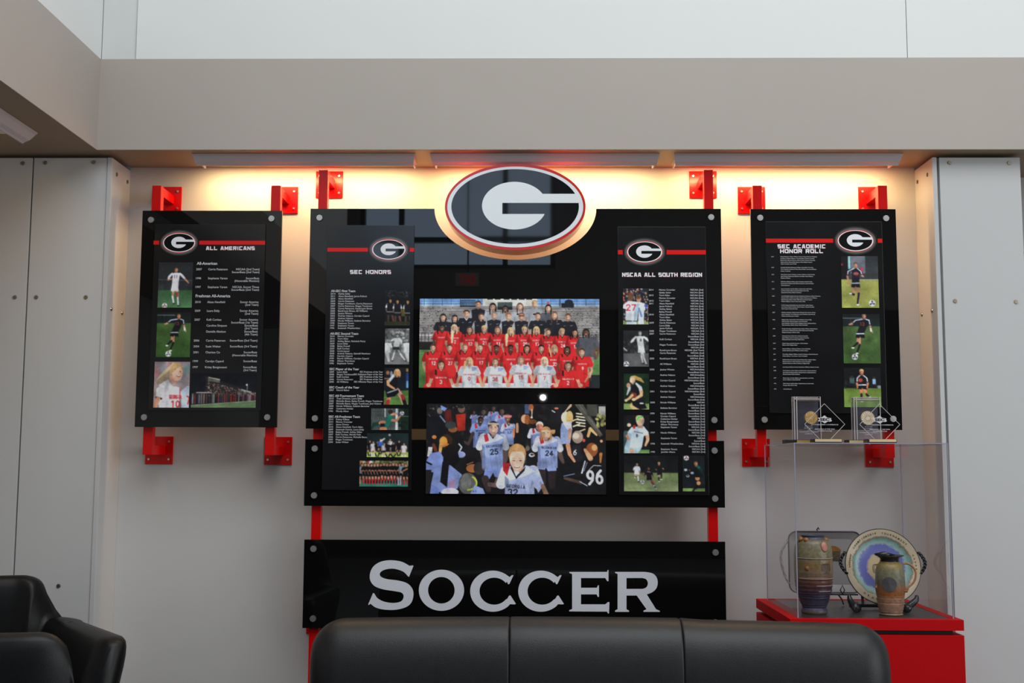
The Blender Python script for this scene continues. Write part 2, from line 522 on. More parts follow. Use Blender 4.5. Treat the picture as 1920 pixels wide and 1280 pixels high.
Sout = openc([(470, 230), (447, 208), (405, 196), (367, 201), (349, 214), (351, 229), (375, 240), (425, 247), (463, 258), (486, 280), (492, 308), (483, 341), (459, 361), (415, 372), (365, 371), (330, 362), (308, 346)])
Sin = openc([(325, 304), (338, 323), (368, 338), (410, 343), (440, 335), (450, 315), (441, 299), (410, 292), (360, 284), (325, 270), (307, 246), (306, 216), (320, 187), (350, 167), (392, 160), (440, 166), (475, 184)])
C1o = arc(832, 292.5, 97, 88, -47, -313, 40)
C1i = arc(838, 292.5, 63, 58, -322, -38, 36)


def cshape(dx):
    return [(p[0] + dx, p[1]) for p in C1o + [(906, 352 - 4), (926, 349), (931, 347), (908, 311), (902, 312), (893, 326)] + C1i + [(893, 252), (897, 262), (903, 262), (921, 224), (914, 224), (904, 232)]]


LET = {
    'S': [Sout + [(300, 352), (298, 349), (319, 300)] + Sin + [(487, 182), (492, 184), (473, 231)]],
    'O': [arc(612, 288.5, 97, 88, 0, 354, 59), arc(611.5, 288.5, 57, 57, 0, 353, 50)],
    'C': [cshape(0)], 'C2': [cshape(206)],
    'E': [[(1160, 210), (1322, 210), (1324, 202), (1328, 202), (1328, 250), (1322, 249), (1314, 236), (1210, 236), (1210, 278), (1278, 278), (1283, 267), (1287, 268), (1287, 317), (1282, 317), (1277, 306), (1210, 306), (1210, 349), (1314, 349), (1326, 339), (1332, 340), (1330, 388), (1325, 387), (1322, 380), (1160, 379), (1160, 374), (1172, 369), (1172, 219), (1160, 214)]],
    'R': [[(1356, 210), (1480, 210)] + openc([(1490, 210.5), (1518, 217), (1534, 233), (1539, 256), (1533, 280), (1515, 297), (1492, 306)]) + [(1532, 370), (1548, 377), (1548, 381), (1478, 381), (1478, 376), (1491, 370), (1449, 311), (1405, 311), (1405, 370), (1416, 376), (1416, 381), (1356, 381), (1356, 376), (1367, 370), (1367, 219), (1356, 214)],
          [(1405, 236), (1472, 236)] + openc([(1474, 236), (1490, 242), (1497, 259), (1490, 276), (1474, 283)]) + [(1472, 283), (1405, 283)]],
}
for k, loops in LET.items():
    L = [[hy(560 + p[0] / 2.286, 980 + p[1] / 2.286, FY - .0015) for p in l] for l in loops]
    put(MB().prism(L, FY - .002, FY).build('letter', LETW), sob)


# ------------------------------------------------------------------ oval emblem
def ell(cx, cz, a, b, n=64): return [(cx + a * math.cos(2 * math.pi * i / n), cz + b * math.sin(2 * math.pi * i / n)) for i in range(n)]


def g_layers(mb, cx, cz, s, Y, ty, red, whi, blk, n=64):
    """flat oval G: s = half width; unit sizes from the large sign (131.8 px half width)"""
    q = s / 131.8; k = lambda v: v * q
    mb.use(red).prism([ell(cx, cz, s, k(82.3), n)], Y, Y + ty)
    mb.use(whi).prism([ell(cx, cz - k(.3), k(127.2), k(76.8), n)], Y - ty, Y)
    mb.use(blk).prism([ell(cx - k(.2), cz + k(.6), k(119.3), k(71.2), n)], Y - 2 * ty, Y - ty)
    ic, iz = cx - k(1.5), cz + k(2.1)
    mb.use(whi).prism([ell(ic, iz, k(60.6), k(45.4), n)], Y - 3 * ty, Y - 2 * ty)
    bt, bb = cz + k(24.6), cz + k(7.2)
    mb.prism([[(ic + k(30), bb), (cx + k(122), bb), (cx + k(121), cz + k(12)), (cx + k(117.0), cz + k(19)), (cx + k(112), bt), (ic + k(30), bt)]], Y - 3.4 * ty, Y - 2 * ty)
    mb.use(blk).prism([[(cx - k(24), bb), (cx - k(24), cz - k(13.7)), (cx + k(70), cz - k(13.7)), (cx + k(70), bb)]], Y - 4 * ty, Y - 3 * ty)


et = thing('oval_emblem_sign', (ex, -.17, 2.08), 'large red-rimmed oval sign with a white G on black, above the centre board', 'sign')
es = .2788
sd = MB().prism([ell(ex, ez, es, es * .6245, 96)], -.230, -.118)
o = put(sd.build('rim', EMBR), et); smooth_angle(o)
q = es / 131.8
put(MB().prism([ell(ex, ez, es * .965, 76.8 * q, 96)], -.2305, -.2295).build('white_ring', EMBW), et)
gb = MB(); g_layers(gb, ex, ez, es, -.2302, .0004, EMBR, EMBW, EMBK, 96)
put(gb.build('letter_face', EMBK), et)
for dx in (-.12, .12): put(MB().box(ex + dx - .02, ex + dx + .02, -.118, 0, ez - .02, ez + .02).build('wall_mount', mat('mount_grey', linear=(.2, .2, .2))), et)


# ------------------------------------------------------------------ printed photographs: numpy painter -> vertex coloured sheets
FONT = {'G': '01110100011000010111100011000101110', 'E': '11111100001000011110100001000011111', 'O': '01110100011000110001100011000101110',
        'R': '11110100011000111110101001001010001', 'I': '01110001000010000100001000010001110', 'A': '01110100011000111111100011000110001',
        '0': '01110100011000110001100011000101110', '1': '00100011000010000100001000010001110', '2': '01110100010000100110010001000011111',
        '3': '11110000010000101110000010000111110', '4': '00010001100101010010111110001000010', '5': '11111100001111000001000011000101110',
        '6': '01110100001000011110100011000101110', '7': '11111000010001000100010000100001000', '8': '01110100011000101110100011000101110',
        '9': '01110100011000101111000010000101110'}
def _ar(cx, cy, rx, ry, a0, a1, n=12): return [(cx + rx * math.cos(R(a0 + (a1 - a0) * i / n)), cy + ry * math.sin(R(a0 + (a1 - a0) * i / n))) for i in range(n + 1)]


STROKE = {'0': [_ar(.5, .5, .42, .46, 0, 360, 20)], '1': [[(.3, .16), (.58, .02), (.58, .98)]],
          '2': [_ar(.5, .28, .42, .25, 190, 380) + [(.08, .96), (.95, .96)]],
          '3': [_ar(.45, .27, .42, .23, 200, 430) + _ar(.45, .73, .45, .24, 290, 510)], '4': [[(.72, .98), (.72, .03), (.04, .70), (.98, .70)]],
          '5': [[(.88, .04), (.2, .04), (.14, .45)] + _ar(.46, .68, .45, .29, 230, 500)], '6': [[(.8, .06), (.3, .3), (.1, .6)], _ar(.5, .70, .40, .27, 0, 360, 20)],
          '7': [[(.06, .04), (.94, .04), (.40, .98)]], '8': [_ar(.5, .27, .36, .23, 0, 360, 18), _ar(.5, .73, .42, .25, 0, 360, 18)],
          '9': [_ar(.5, .30, .40, .27, 0, 360, 20), [(.9, .35), (.75, .7), (.25, .96)]],
          'G': [_ar(.52, .5, .45, .46, -50, -300, 18) + [(.95, .72), (.95, .55), (.55, .55)]], 'E': [[(.92, .05), (.1, .05), (.1, .95), (.92, .95)], [(.1, .5), (.8, .5)]],
          'O': [_ar(.5, .5, .45, .46, 0, 360, 20)], 'R': [[(.1, .98), (.1, .05), (.6, .05), (.88, .16), (.88, .4), (.6, .52), (.1, .52)], [(.5, .52), (.95, .98)]],
          'I': [[(.5, .02), (.5, .98)]], 'A': [[(.02, .98), (.5, .02), (.98, .98)], [(.2, .66), (.8, .66)]]}
RNG = np.random.RandomState(4)


class Paint:
    """canvas addressed in the coordinates of a zoomed crop: window (x0,y0,x1,y1)"""

    def __init__(s, win, w, h, bgc=(20, 20, 22), ss=3):
        s.x0, s.y0, s.x1, s.y1 = win; s.w, s.h, s.ss = w, h, ss
        s.W, s.H = w * ss, h * ss
        s.a = np.zeros((s.H, s.W, 3)); s.a[:] = bgc
        s.kx = s.W / (s.x1 - s.x0); s.ky = s.H / (s.y1 - s.y0)

    def _box(s, xa, ya, xb, yb):
        i0 = max(0, int((xa - s.x0) * s.kx) - 1); i1 = min(s.W, int((xb - s.x0) * s.kx) + 2)
        j0 = max(0, int((ya - s.y0) * s.ky) - 1); j1 = min(s.H, int((yb - s.y0) * s.ky) + 2)
        if i1 <= i0 or j1 <= j0: return None
        X = (np.arange(i0, i1) + .5) / s.kx + s.x0; Y = (np.arange(j0, j1) + .5) / s.ky + s.y0
        return i0, i1, j0, j1, *np.meshgrid(X, Y)

    def _put(s, b, m, col, alpha=1):
        i0, i1, j0, j1 = b[:4]
        m = (m * alpha)[..., None] if m.dtype != bool else (m.astype(float) * alpha)[..., None]
        r = s.a[j0:j1, i0:i1]
        s.a[j0:j1, i0:i1] = r * (1 - m) + np.array(col, float) * m

    def rect(s, xa, ya, xb, yb, col, alpha=1):
        b = s._box(xa, ya, xb, yb)
        if b: s._put(b, (b[4] >= xa) & (b[4] <= xb) & (b[5] >= ya) & (b[5] <= yb), col, alpha)

    def grad(s, xa, ya, xb, yb, c0, c1):
        b = s._box(xa, ya, xb, yb)
        if b:
            t = np.clip((b[5] - ya) / (yb - ya), 0, 1)[..., None]
            s.a[b[2]:b[3], b[0]:b[1]] = np.array(c0, float) * (1 - t) + np.array(c1, float) * t

    def el(s, cx, cy, rx, ry, col, rot=0, alpha=1, soft=0):
        q = max(rx, ry) * (1 + soft); b = s._box(cx - q, cy - q, cx + q, cy + q)
        if not b: return
        dx, dy = b[4] - cx, b[5] - cy
        c, n = math.cos(R(rot)), math.sin(R(rot))
        d = ((dx * c + dy * n) / rx) ** 2 + ((-dx * n + dy * c) / ry) ** 2
        if soft: m = np.clip((1 + soft - np.sqrt(d)) / (2 * soft), 0, 1)
        else: m = d <= 1
        s._put(b, m, col, alpha)

    def poly(s, p, col, alpha=1):
        xs = [q[0] for q in p]; ys = [q[1] for q in p]
        b = s._box(min(xs), min(ys), max(xs), max(ys))
        if not b: return
        X, Y = b[4], b[5]; m = np.zeros(X.shape, bool); n = len(p)
        for i in range(n):
            (xa, ya), (xb, yb) = p[i], p[(i + 1) % n]
            if ya == yb: continue
            c = ((ya > Y) != (yb > Y)) & (X < (xb - xa) * (Y - ya) / (yb - ya) + xa)
            m ^= c
        s._put(b, m, col, alpha)

    def line(s, pts, w, col, alpha=1):
        """polyline with width list/number (limbs)"""
        n = len(pts); ws = w if isinstance(w, (list, tuple)) else [w] * n
        for i in range(n - 1):
            (xa, ya), (xb, yb) = pts[i], pts[i + 1]; r = max(ws[i], ws[i + 1]) / 2
            b = s._box(min(xa, xb) - r, min(ya, yb) - r, max(xa, xb) + r, max(ya, yb) + r)
            if not b: continue
            dx, dy = xb - xa, yb - ya; L = dx * dx + dy * dy + 1e-9
            t = np.clip(((b[4] - xa) * dx + (b[5] - ya) * dy) / L, 0, 1)
            d = np.hypot(b[4] - xa - t * dx, b[5] - ya - t * dy)
            s._put(b, d <= (ws[i] * (1 - t) + ws[i + 1] * t) / 2, col, alpha)

    def txt(s, t, cx, cy, h, col, wx=1.0, rot=0):
        ca, sa = math.cos(R(rot)), math.sin(R(rot))
        if h * s.ky > 14:          # large characters: drawn as strokes
            w = h * .58 * wx; W = len(t) * w * 1.3 - w * .3
            for k, ch in enumerate(t):
                for pl in STROKE.get(ch, []):
                    q = [(-W / 2 + k * w * 1.3 + a * w, -h / 2 + b * h) for a, b in pl]
                    s.line([(cx + u * ca - v * sa, cy + u * sa + v * ca) for u, v in q], h * .19, col)
            return
        c = h / 7; cw = c * wx; W = len(t) * 6 * cw - cw
        for k, ch in enumerate(t):
            g = FONT.get(ch)
            if not g: continue
            for i in range(35):
                if g[i] == '1':
                    x = -W / 2 + k * 6 * cw + (i % 5) * cw; y = -h / 2 + (i // 5) * c
                    q = [(x, y), (x + cw * 1.1, y), (x + cw * 1.1, y + c * 1.1), (x, y + c * 1.1)]
                    s.poly([(cx + u * ca - v * sa, cy + u * sa + v * ca) for u, v in q], col)

    def speck(s, xa, ya, xb, yb, n, size, cols, alpha=.9):
        for _ in range(n):
            c = cols[RNG.randint(len(cols))]
            s.el(RNG.uniform(xa, xb), RNG.uniform(ya, yb), size * RNG.uniform(.5, 1.2), size * RNG.uniform(.6, 1.3), c, alpha=alpha)

    def out(s, soften=0, grain=3.5):
        a = s.a.reshape(s.h, s.ss, s.w, s.ss, 3).mean((1, 3))
        a = a * .88 + a.mean(2, keepdims=True) * .12
        for _ in range(soften):
            p = np.pad(a, ((1, 1), (1, 1), (0, 0)), 'edge')
            a = (p[1:-1, 1:-1] * 4 + p[:-2, 1:-1] + p[2:, 1:-1] + p[1:-1, :-2] + p[1:-1, 2:]) / 8
        lo = RNG.randn(s.h // 12 + 3, s.w // 12 + 3)       # uneven light inside the picture
        yy, xx = np.mgrid[0:s.h, 0:s.w] / 12.0; j, i = yy.astype(int), xx.astype(int); fy, fx_ = yy - j, xx - i
        m = (lo[j, i] * (1 - fy) + lo[j + 1, i] * fy) * (1 - fx_) + (lo[j, i + 1] * (1 - fy) + lo[j + 1, i + 1] * fy) * fx_
        a = a * (1 + .10 * m[..., None])
        g = RNG.randn(s.h, s.w, 1) * grain
        g2 = np.kron(RNG.randn(s.h // 4 + 1, s.w // 4 + 1, 1), np.ones((4, 4, 1)))[:s.h, :s.w] * grain
        return np.clip(a + (g + g2) * (.3 + a.mean(2, keepdims=True) / 180), 0, 255)


PRINT_E = .70    # paper white next to the display reads at this fraction of full scale


def photo_mesh(name, paint, rect, Y, parent, label=None, soften=1, grain=3.5):
    a = paint.out(soften, grain) / 255
    l = np.where(a <= .04045, a / 12.92, ((a + .055) / 1.055) ** 2.4)
    l = np.clip(l / PRINT_E, 0, .95)
    h, w = a.shape[:2]; x0, x1, zt, zb = rect
    X, Z = np.meshgrid(np.linspace(x0, x1, w), np.linspace(zt, zb, h))
    V = np.stack([X, np.full_like(X, Y), Z], -1).reshape(-1, 3).astype(np.float32)
    i = np.arange(h * w).reshape(h, w)
    F = np.stack([i[:-1, :-1], i[1:, :-1], i[1:, 1:], i[:-1, 1:]], -1).reshape(-1, 4)
    me = bpy.data.meshes.new(name)
    me.vertices.add(len(V)); me.vertices.foreach_set('co', V.ravel())
    me.loops.add(F.size); me.loops.foreach_set('vertex_index', F.ravel().astype(np.int32))
    me.polygons.add(len(F)); me.polygons.foreach_set('loop_start', np.arange(0, F.size, 4, dtype=np.int32))
    me.update(calc_edges=True)
    ca = me.color_attributes.new('print', 'FLOAT_COLOR', 'POINT')
    C = np.ones((h * w, 4), np.float32); C[:, :3] = l.reshape(-1, 3); ca.data.foreach_set('color', C.ravel())
    me.materials.append(PHOTO)
    o = bpy.data.objects.new(name, me); COL.objects.link(o)
    put(o, parent)
    if label: o['label'] = label
    return o


SK = (214, 160, 130); SKD = (120, 80, 60); SKT = (190, 130, 100)
BLO = (205, 170, 110); BRN = (84, 56, 42); DRK = (34, 27, 26)


def head(p, cx, cy, w, skin=SK, hair=BRN, long=0, front=True, smile=True, tail=0, cap=None):
    """cx,cy centre of the face, w its width"""
    if long:
        for s in (-1, 1): p.line([(cx + s * w * .40, cy - w * .2), (cx + s * w * .50, cy + w * .4), (cx + s * w * .46, cy + w * (.6 + .45 * long))], [w * .36, w * .3, w * .14], [v * (.85 if s < 0 else 1) for v in hair])
    p.el(cx, cy - w * .22, w * .52, w * .50, hair)
    if tail: p.line([(cx + tail * w * .4, cy + w * .3), (cx + tail * w * .55, cy + w * 1.0), (cx + tail * w * .5, cy + w * 1.6)], [w * .4, w * .36, w * .12], hair)
    p.rect(cx - w * .2, cy + w * .4, cx + w * .2, cy + w * .85, [v * .72 for v in skin])
    p.el(cx, cy + w * .04, w * .46, w * .60, skin)
    dk = [v * .62 for v in skin]
    p.el(cx - w * .28, cy + w * .04, w * .19, w * .5, [v * .7 for v in skin], alpha=.75); p.el(cx + w * .12, cy - w * .1, w * .2, w * .26, [min(255, v * 1.12) for v in skin], alpha=.6)
    p.el(cx, cy + w * .5, w * .3, w * .12, [v * .75 for v in skin], alpha=.7)
    if front:
        for s in (-1, 1):
            p.el(cx + s * w * .19, cy - w * .06, w * .085, w * .05, dk)
            p.line([(cx + s * w * .1, cy - w * .17), (cx + s * w * .3, cy - w * .17)], w * .05, dk, .6)
        p.line([(cx, cy), (cx - w * .03, cy + w * .16)], w * .05, [v * .8 for v in skin])
        if smile:
            p.el(cx, cy + w * .31, w * .18, w * .08, [v * .6 for v in skin]); p.el(cx, cy + w * .29, w * .15, w * .05, (240, 235, 230))
        p.poly([(cx - w * .45, cy - w * .2), (cx - w * .3, cy - w * .58), (cx + w * .1, cy - w * .62), (cx + w * .42, cy - w * .4), (cx + w * .45, cy - w * .15), (cx + w * .2, cy - w * .38), (cx - w * .2, cy - w * .34)], hair)
    if cap: p.poly([(cx - w * .5, cy - w * .2), (cx - w * .45, cy - w * .62), (cx, cy - w * .8), (cx + w * .45, cy - w * .62), (cx + w * .5, cy - w * .2)], cap)


def torso(p, cx, ytop, w, L, col, skin=SK, sleeve=None, arms=True, vneck=(30, 22, 22), taper=.82):
    """ytop: shoulder height, w: shoulder width"""
    dk = [v * .72 for v in col]; lt = [min(255, v * 1.08) for v in col]
    if arms:
        for s in (-1, 1):
            p.line([(cx + s * w * .46, ytop + w * .3), (cx + s * w * .56, ytop + w * .75), (cx + s * w * .42, ytop + w * 1.15)], [w * .17, w * .14, w * .11], skin if s > 0 else [v * .82 for v in skin])
            p.line([(cx + s * w * .38, ytop + w * .12), (cx + s * w * .52, ytop + w * .46)], [w * .26, w * .25], sleeve or (lt if s > 0 else dk))
    p.poly([(cx - w * .14, ytop - w * .04), (cx - w * .46, ytop + w * .05), (cx - w * .42, ytop + w * .4), (cx - w * .5 * taper, ytop + L), (cx + w * .5 * taper, ytop + L), (cx + w * .42, ytop + w * .4), (cx + w * .46, ytop + w * .05), (cx + w * .14, ytop - w * .04)], col)
    p.poly([(cx - w * .42, ytop + w * .35), (cx - w * .5 * taper, ytop + L), (cx - w * .28, ytop + L), (cx - w * .3, ytop + w * .4)], dk, .5)
    p.line([(cx + w * .1, ytop + w * .5), (cx + w * .16, ytop + L)], w * .05, dk, .35)
    p.poly([(cx + w * .30, ytop + w * .3), (cx + w * .42, ytop + w * .4), (cx + w * .5 * taper, ytop + L), (cx + w * .34, ytop + L)], dk, .35)
    p.line([(cx - w * .08, ytop + w * .75), (cx - w * .2, ytop + L)], w * .06, lt, .35)
    p.line([(cx + w * .02, ytop + w * .9), (cx + w * .3, ytop + w * 1.0)], w * .05, dk, .4)
    if vneck:
        p.poly([(cx - w * .15, ytop - w * .05), (cx, ytop + w * .17), (cx + w * .15, ytop - w * .05)], vneck)
        p.poly([(cx - w * .11, ytop - w * .06), (cx, ytop + w * .11), (cx + w * .11, ytop - w * .06)], skin)


def ball(p, cx, cy, r, c=(235, 235, 238), red=False):
    p.el(cx, cy, r, r, c); p.el(cx - r * .2, cy + r * .35, r * .8, r * .6, [v * .75 for v in c], alpha=.4)
    for a in (20, 150, 265): p.el(cx + r * .55 * math.cos(R(a)), cy + r * .55 * math.sin(R(a)), r * .28, r * .24, (150, 30, 30) if red else (25, 25, 45))
    p.el(cx, cy, r * .2, r * .2, (60, 60, 70))


def dim(n, b): return int(round(n * b))


def team_photo_paint():
    p = Paint((38, 105, 1836, 1000), 404, 202, (120, 118, 112), 2)
    p.grad(38, 105, 1836, 190, (95, 140, 205), (140, 175, 215))
    p.rect(670, 105, 1210, 200, (208, 206, 196)); p.rect(670, 105, 760, 190, (214, 212, 204))
    for x in (715, 790, 880, 955, 1030, 1105): p.rect(x, 105, x + 58, 116, (40, 42, 44))
    for y in (133, 158, 182): p.line([(38, y), (670, y)], 3, (52, 66, 88)); p.line([(1210, y), (1836, y)], 3, (52, 66, 88))
    for x in list(range(85, 670, 90)) + list(range(1260, 1836, 88)): p.line([(x, 108), (x, 190)], 3.5, (45, 55, 75))
    # bleachers
    for i in range(28):
        y = 178 + i * 14.2
        p.rect(38, y, 1836, y + 9, (176 - i % 3 * 6, 170 - i % 3 * 6, 162)); p.rect(38, y + 9, 1836, y + 14.2, (78, 74, 72))
    for s in (0, 1):
        for _ in range(230):
            u = RNG.uniform(0, 1); x = (38 + 330 * u) if s == 0 else (1836 - 360 * u); y = RNG.uniform(185, 520)
            p.rect(x, y, x + 8, y + 5, (38, 34, 34))
    p.rect(445, 120, 600, 192, (60, 78, 100), .6); p.rect(445, 175, 600, 190, (34, 36, 42)); p.line([(445, 115), (445, 190)], 5, (30, 34, 40))
    for y in (120, 146): p.line([(445, y), (600, y)], 4, (30, 34, 40))
    p.rect(820, 140, 965, 215, (72, 84, 84)); p.rect(820, 186, 965, 216, (34, 38, 40)); p.line([(820, 140), (965, 140)], 4, (150, 155, 150))
    p.rect(1455, 150, 1580, 196, (30, 32, 40)); p.el(1530, 140, 42, 26, (30, 32, 42)); p.rect(1440, 108, 1446, 196, (50, 55, 66))
    p.rect(38, 470, 170, 478, (200, 195, 190)); p.rect(38, 540, 200, 624, (36, 33, 32)); p.rect(1740, 590, 1836, 640, (46, 42, 42))
    for x in (60, 95, 132): p.line([(x, 455), (x, 540)], 4, (30, 30, 32))
    p.grad(38, 624, 230, 1000, (96, 142, 74), (66, 108, 50)); p.grad(1740, 636, 1836, 1000, (104, 148, 82), (70, 112, 56))
    p.line([(38, 655), (220, 655)], 4, (150, 180, 150)); p.rect(1750, 868, 1836, 1000, (36, 42, 44))
    p.rect(200, 560, 1745, 1000, (40, 34, 34))
    BK, GY, DG = (34, 34, 40), (156, 160, 166), (84, 84, 94)
    back = [(625, 165, 56, SK, BRN, 0, BK, (150, 156, 166)), (770, 188, 58, SK, DRK, 1.6, GY, GY), (895, 208, 50, SKD, (30, 30, 32), .6, GY, GY),
            (1042, 185, 56, SK, (96, 66, 50), 1.6, GY, GY), (1188, 158, 56, SK, (176, 140, 100), 0, GY, GY), (1325, 200, 54, SK, DRK, 1.3, DG, DG)]
    for (x, y, w, sk, hr, lg, c, sl) in back:
        torso(p, x, y + 48, 150, 220, c, sk, sl, vneck=None); head(p, x, y, w, sk, hr, lg)
    for x in (1020, 1185): p.el(x, 262, 19, 14, (235, 235, 238)); p.el(x, 262, 15, 10, (28, 28, 32))
    p.el(1322, 148, 13, 12, (200, 60, 60))
    row2 = [(275, 295, 54, SK, DRK, .9, BK, BK), (392, 303, 50, SK, DRK, 1.2, BK, BK), (508, 258, 60, SK, BRN, 0, (28, 30, 38), (28, 30, 38)),
            (655, 288, 56, SK, BRN, 0, BK, GY), (783, 275, 58, SK, (150, 130, 115), 0, BK, GY), (927, 285, 60, SK, (150, 90, 66), 0, BK, (160, 166, 176)),
            (1057, 285, 60, SKT, (140, 84, 60), 0, BK, GY), (1220, 282, 56, SK, BRN, 0, BK, BK), (1385, 272, 56, SK, (120, 84, 60), 1.4, BK, BK), (1520, 290, 54, SK, (96, 66, 50), 0, BK, BK)]
    for (x, y, w, sk, hr, lg, c, sl) in row2:
        torso(p, x, y + 46, 150, 280, c, sk, sl, vneck=(225, 225, 228) if x == 508 else None); head(p, x, y, w, sk, hr, lg)
        p.line([(x + 25, y + 88), (x + 48, y + 84)], 5, (170, 170, 175)); p.line([(x - 42, y + 90), (x - 26, y + 86)], 4, (150, 150, 155))
    p.line([(1036, 278), (1078, 278)], 9, (25, 25, 28))
    RD = (222, 34, 36)

    def red(x, y, w, sk, hr, lg, num, tail=0, L=300, sw=150, bag=True):
        torso(p, x, y + w * .78, sw, L, RD, sk, vneck=(30, 20, 22)); head(p, x, y, w, sk, hr, lg, tail=tail)
        if bag: p.line([(x - sw * .3, y + w * .84), (x - sw * .28, y + w * 1.25)], 12, (32, 26, 30))
        p.txt('GEORGIA', x + sw * .02, y + w * .82 + sw * .40, 14, (240, 228, 228), 1.05)
        if num: p.txt(num, x + sw * .05, y + w * .82 + sw * .65, 32, (240, 225, 228), .95)

    for a in [(265, 398, 48, SKD, DRK, 0, ''), (388, 400, 52, SK, (225, 205, 160), 1.2, '2'), (540, 420, 52, SK, BRN, .3, '12'), (685, 410, 52, SK, BLO, 0, '21'),
              (820, 420, 52, SK, (120, 76, 56), .3, '11'), (948, 428, 52, SK, BLO, 1.2, ''), (1088, 420, 54, SK, BLO, 0, '25'), (1207, 420, 54, SK, (220, 186, 120), .4, '17'),
              (1325, 442, 50, SK, BRN, 0, '7'), (1463, 436, 52, SK, BLO, 0, '24'), (1590, 446, 52, SKT, DRK, 1.2, '18')]:
        red(*a)
    for x, y0 in ((370, 0), (912, 30)): p.line([(x, 440 + y0), (x - 4, 545 + y0)], [30, 18], (226, 200, 150))
    torso(p, 1718, 490, 190, 220, (88, 90, 98), SKD, vneck=None); head(p, 1700, 445, 58, SKD, DRK, .8); p.rect(1700, 690, 1775, 790, (150, 140, 125))
    p.line([(1800, 600), (1760, 680)], [22, 18], SKD)
    for a in [(175, 600, 54, SK, BRN, 0, '12'), (342, 600, 54, SK, BRN, 0, '27'), (495, 596, 54, SK, (140, 96, 70), 0, ''), (648, 596, 54, SK, (110, 70, 52), 0, '17'),
              (808, 604, 52, SKD, DRK, 0, ''), (950, 604, 54, SKD, DRK, 0, '6'), (1112, 604, 54, SKT, DRK, .6, '4'), (1255, 604, 54, SK, DRK, 0, '10'),
              (1385, 606, 56, SK, BLO, .3, '23'), (1512, 618, 54, SKD, DRK, .3, '')]:
        red(*a, L=330, sw=168)
    p.rect(1640, 930, 1760, 1000, (40, 36, 40)); red(1658, 640, 58, SK, BRN, 0, '9', L=300, sw=178)
    p.line([(1725, 800), (1725, 880), (1690, 935)], [24, 20, 16], SKT)
    # front row, seated
    WT = (206, 208, 214)
    for (x, y, c, sk, hr, num, nc) in [(260, 768, RD, SK, BRN, '3', (240, 232, 232)), (540, 735, WT, SK, BLO, '0', (196, 40, 44)), (798, 740, WT, SK, (110, 74, 56), '38', (196, 40, 44)),
                                       (1052, 722, WT, SK, (150, 96, 66), '15', (196, 40, 44)), (1288, 728, WT, SK, (226, 200, 150), '7', (196, 40, 44)), (1522, 775, RD, SK, BRN, '2', (240, 232, 232))]:
        pc = (212, 212, 216) if c == WT else (210, 30, 32)
        p.el(x - 70, 985, 105, 34, pc); p.el(x + 70, 985, 105, 34, pc); p.line([(x - 140, 985), (x, 975)], 5, [v * .8 for v in pc])
        for s in (-1, 1):
            p.line([(x + s * 84, y + 110), (x + s * 108, y + 180), (x + s * 125, min(985, y + 245))], [34, 28, 20], SK if s > 0 else (196, 146, 118)); p.el(x + s * 122, 972, 24, 20, SK)
        torso(p, x, y + 46, 185, 215, c, sk, arms=False, vneck=[v * .8 for v in c], taper=.72)
        for s in (-1, 1): p.line([(x + s * 68, y + 70), (x + s * 92, y + 118)], [48, 46], c if s > 0 else [v * .85 for v in c])
        head(p, x, y, 60, sk, hr, .3)
        if c == WT: p.poly([(x + 25, y + 52), (x + 85, y + 62), (x + 60, y + 92), (x + 28, y + 96)], (120, 140, 190), .7)
        else: p.line([(x - 52, y + 58), (x - 50, y + 98)], 18, (32, 26, 30))
        p.txt('GEORGIA', x, y + 132, 15, nc, 1.25); p.txt(num, x, y + 172, 36, nc, 1.0)
    p.line([(500, 740), (492, 800), (486, 830)], [22, 18, 6], BLO); p.line([(1334, 600), (1356, 690)], [20, 8], BLO)
    return p


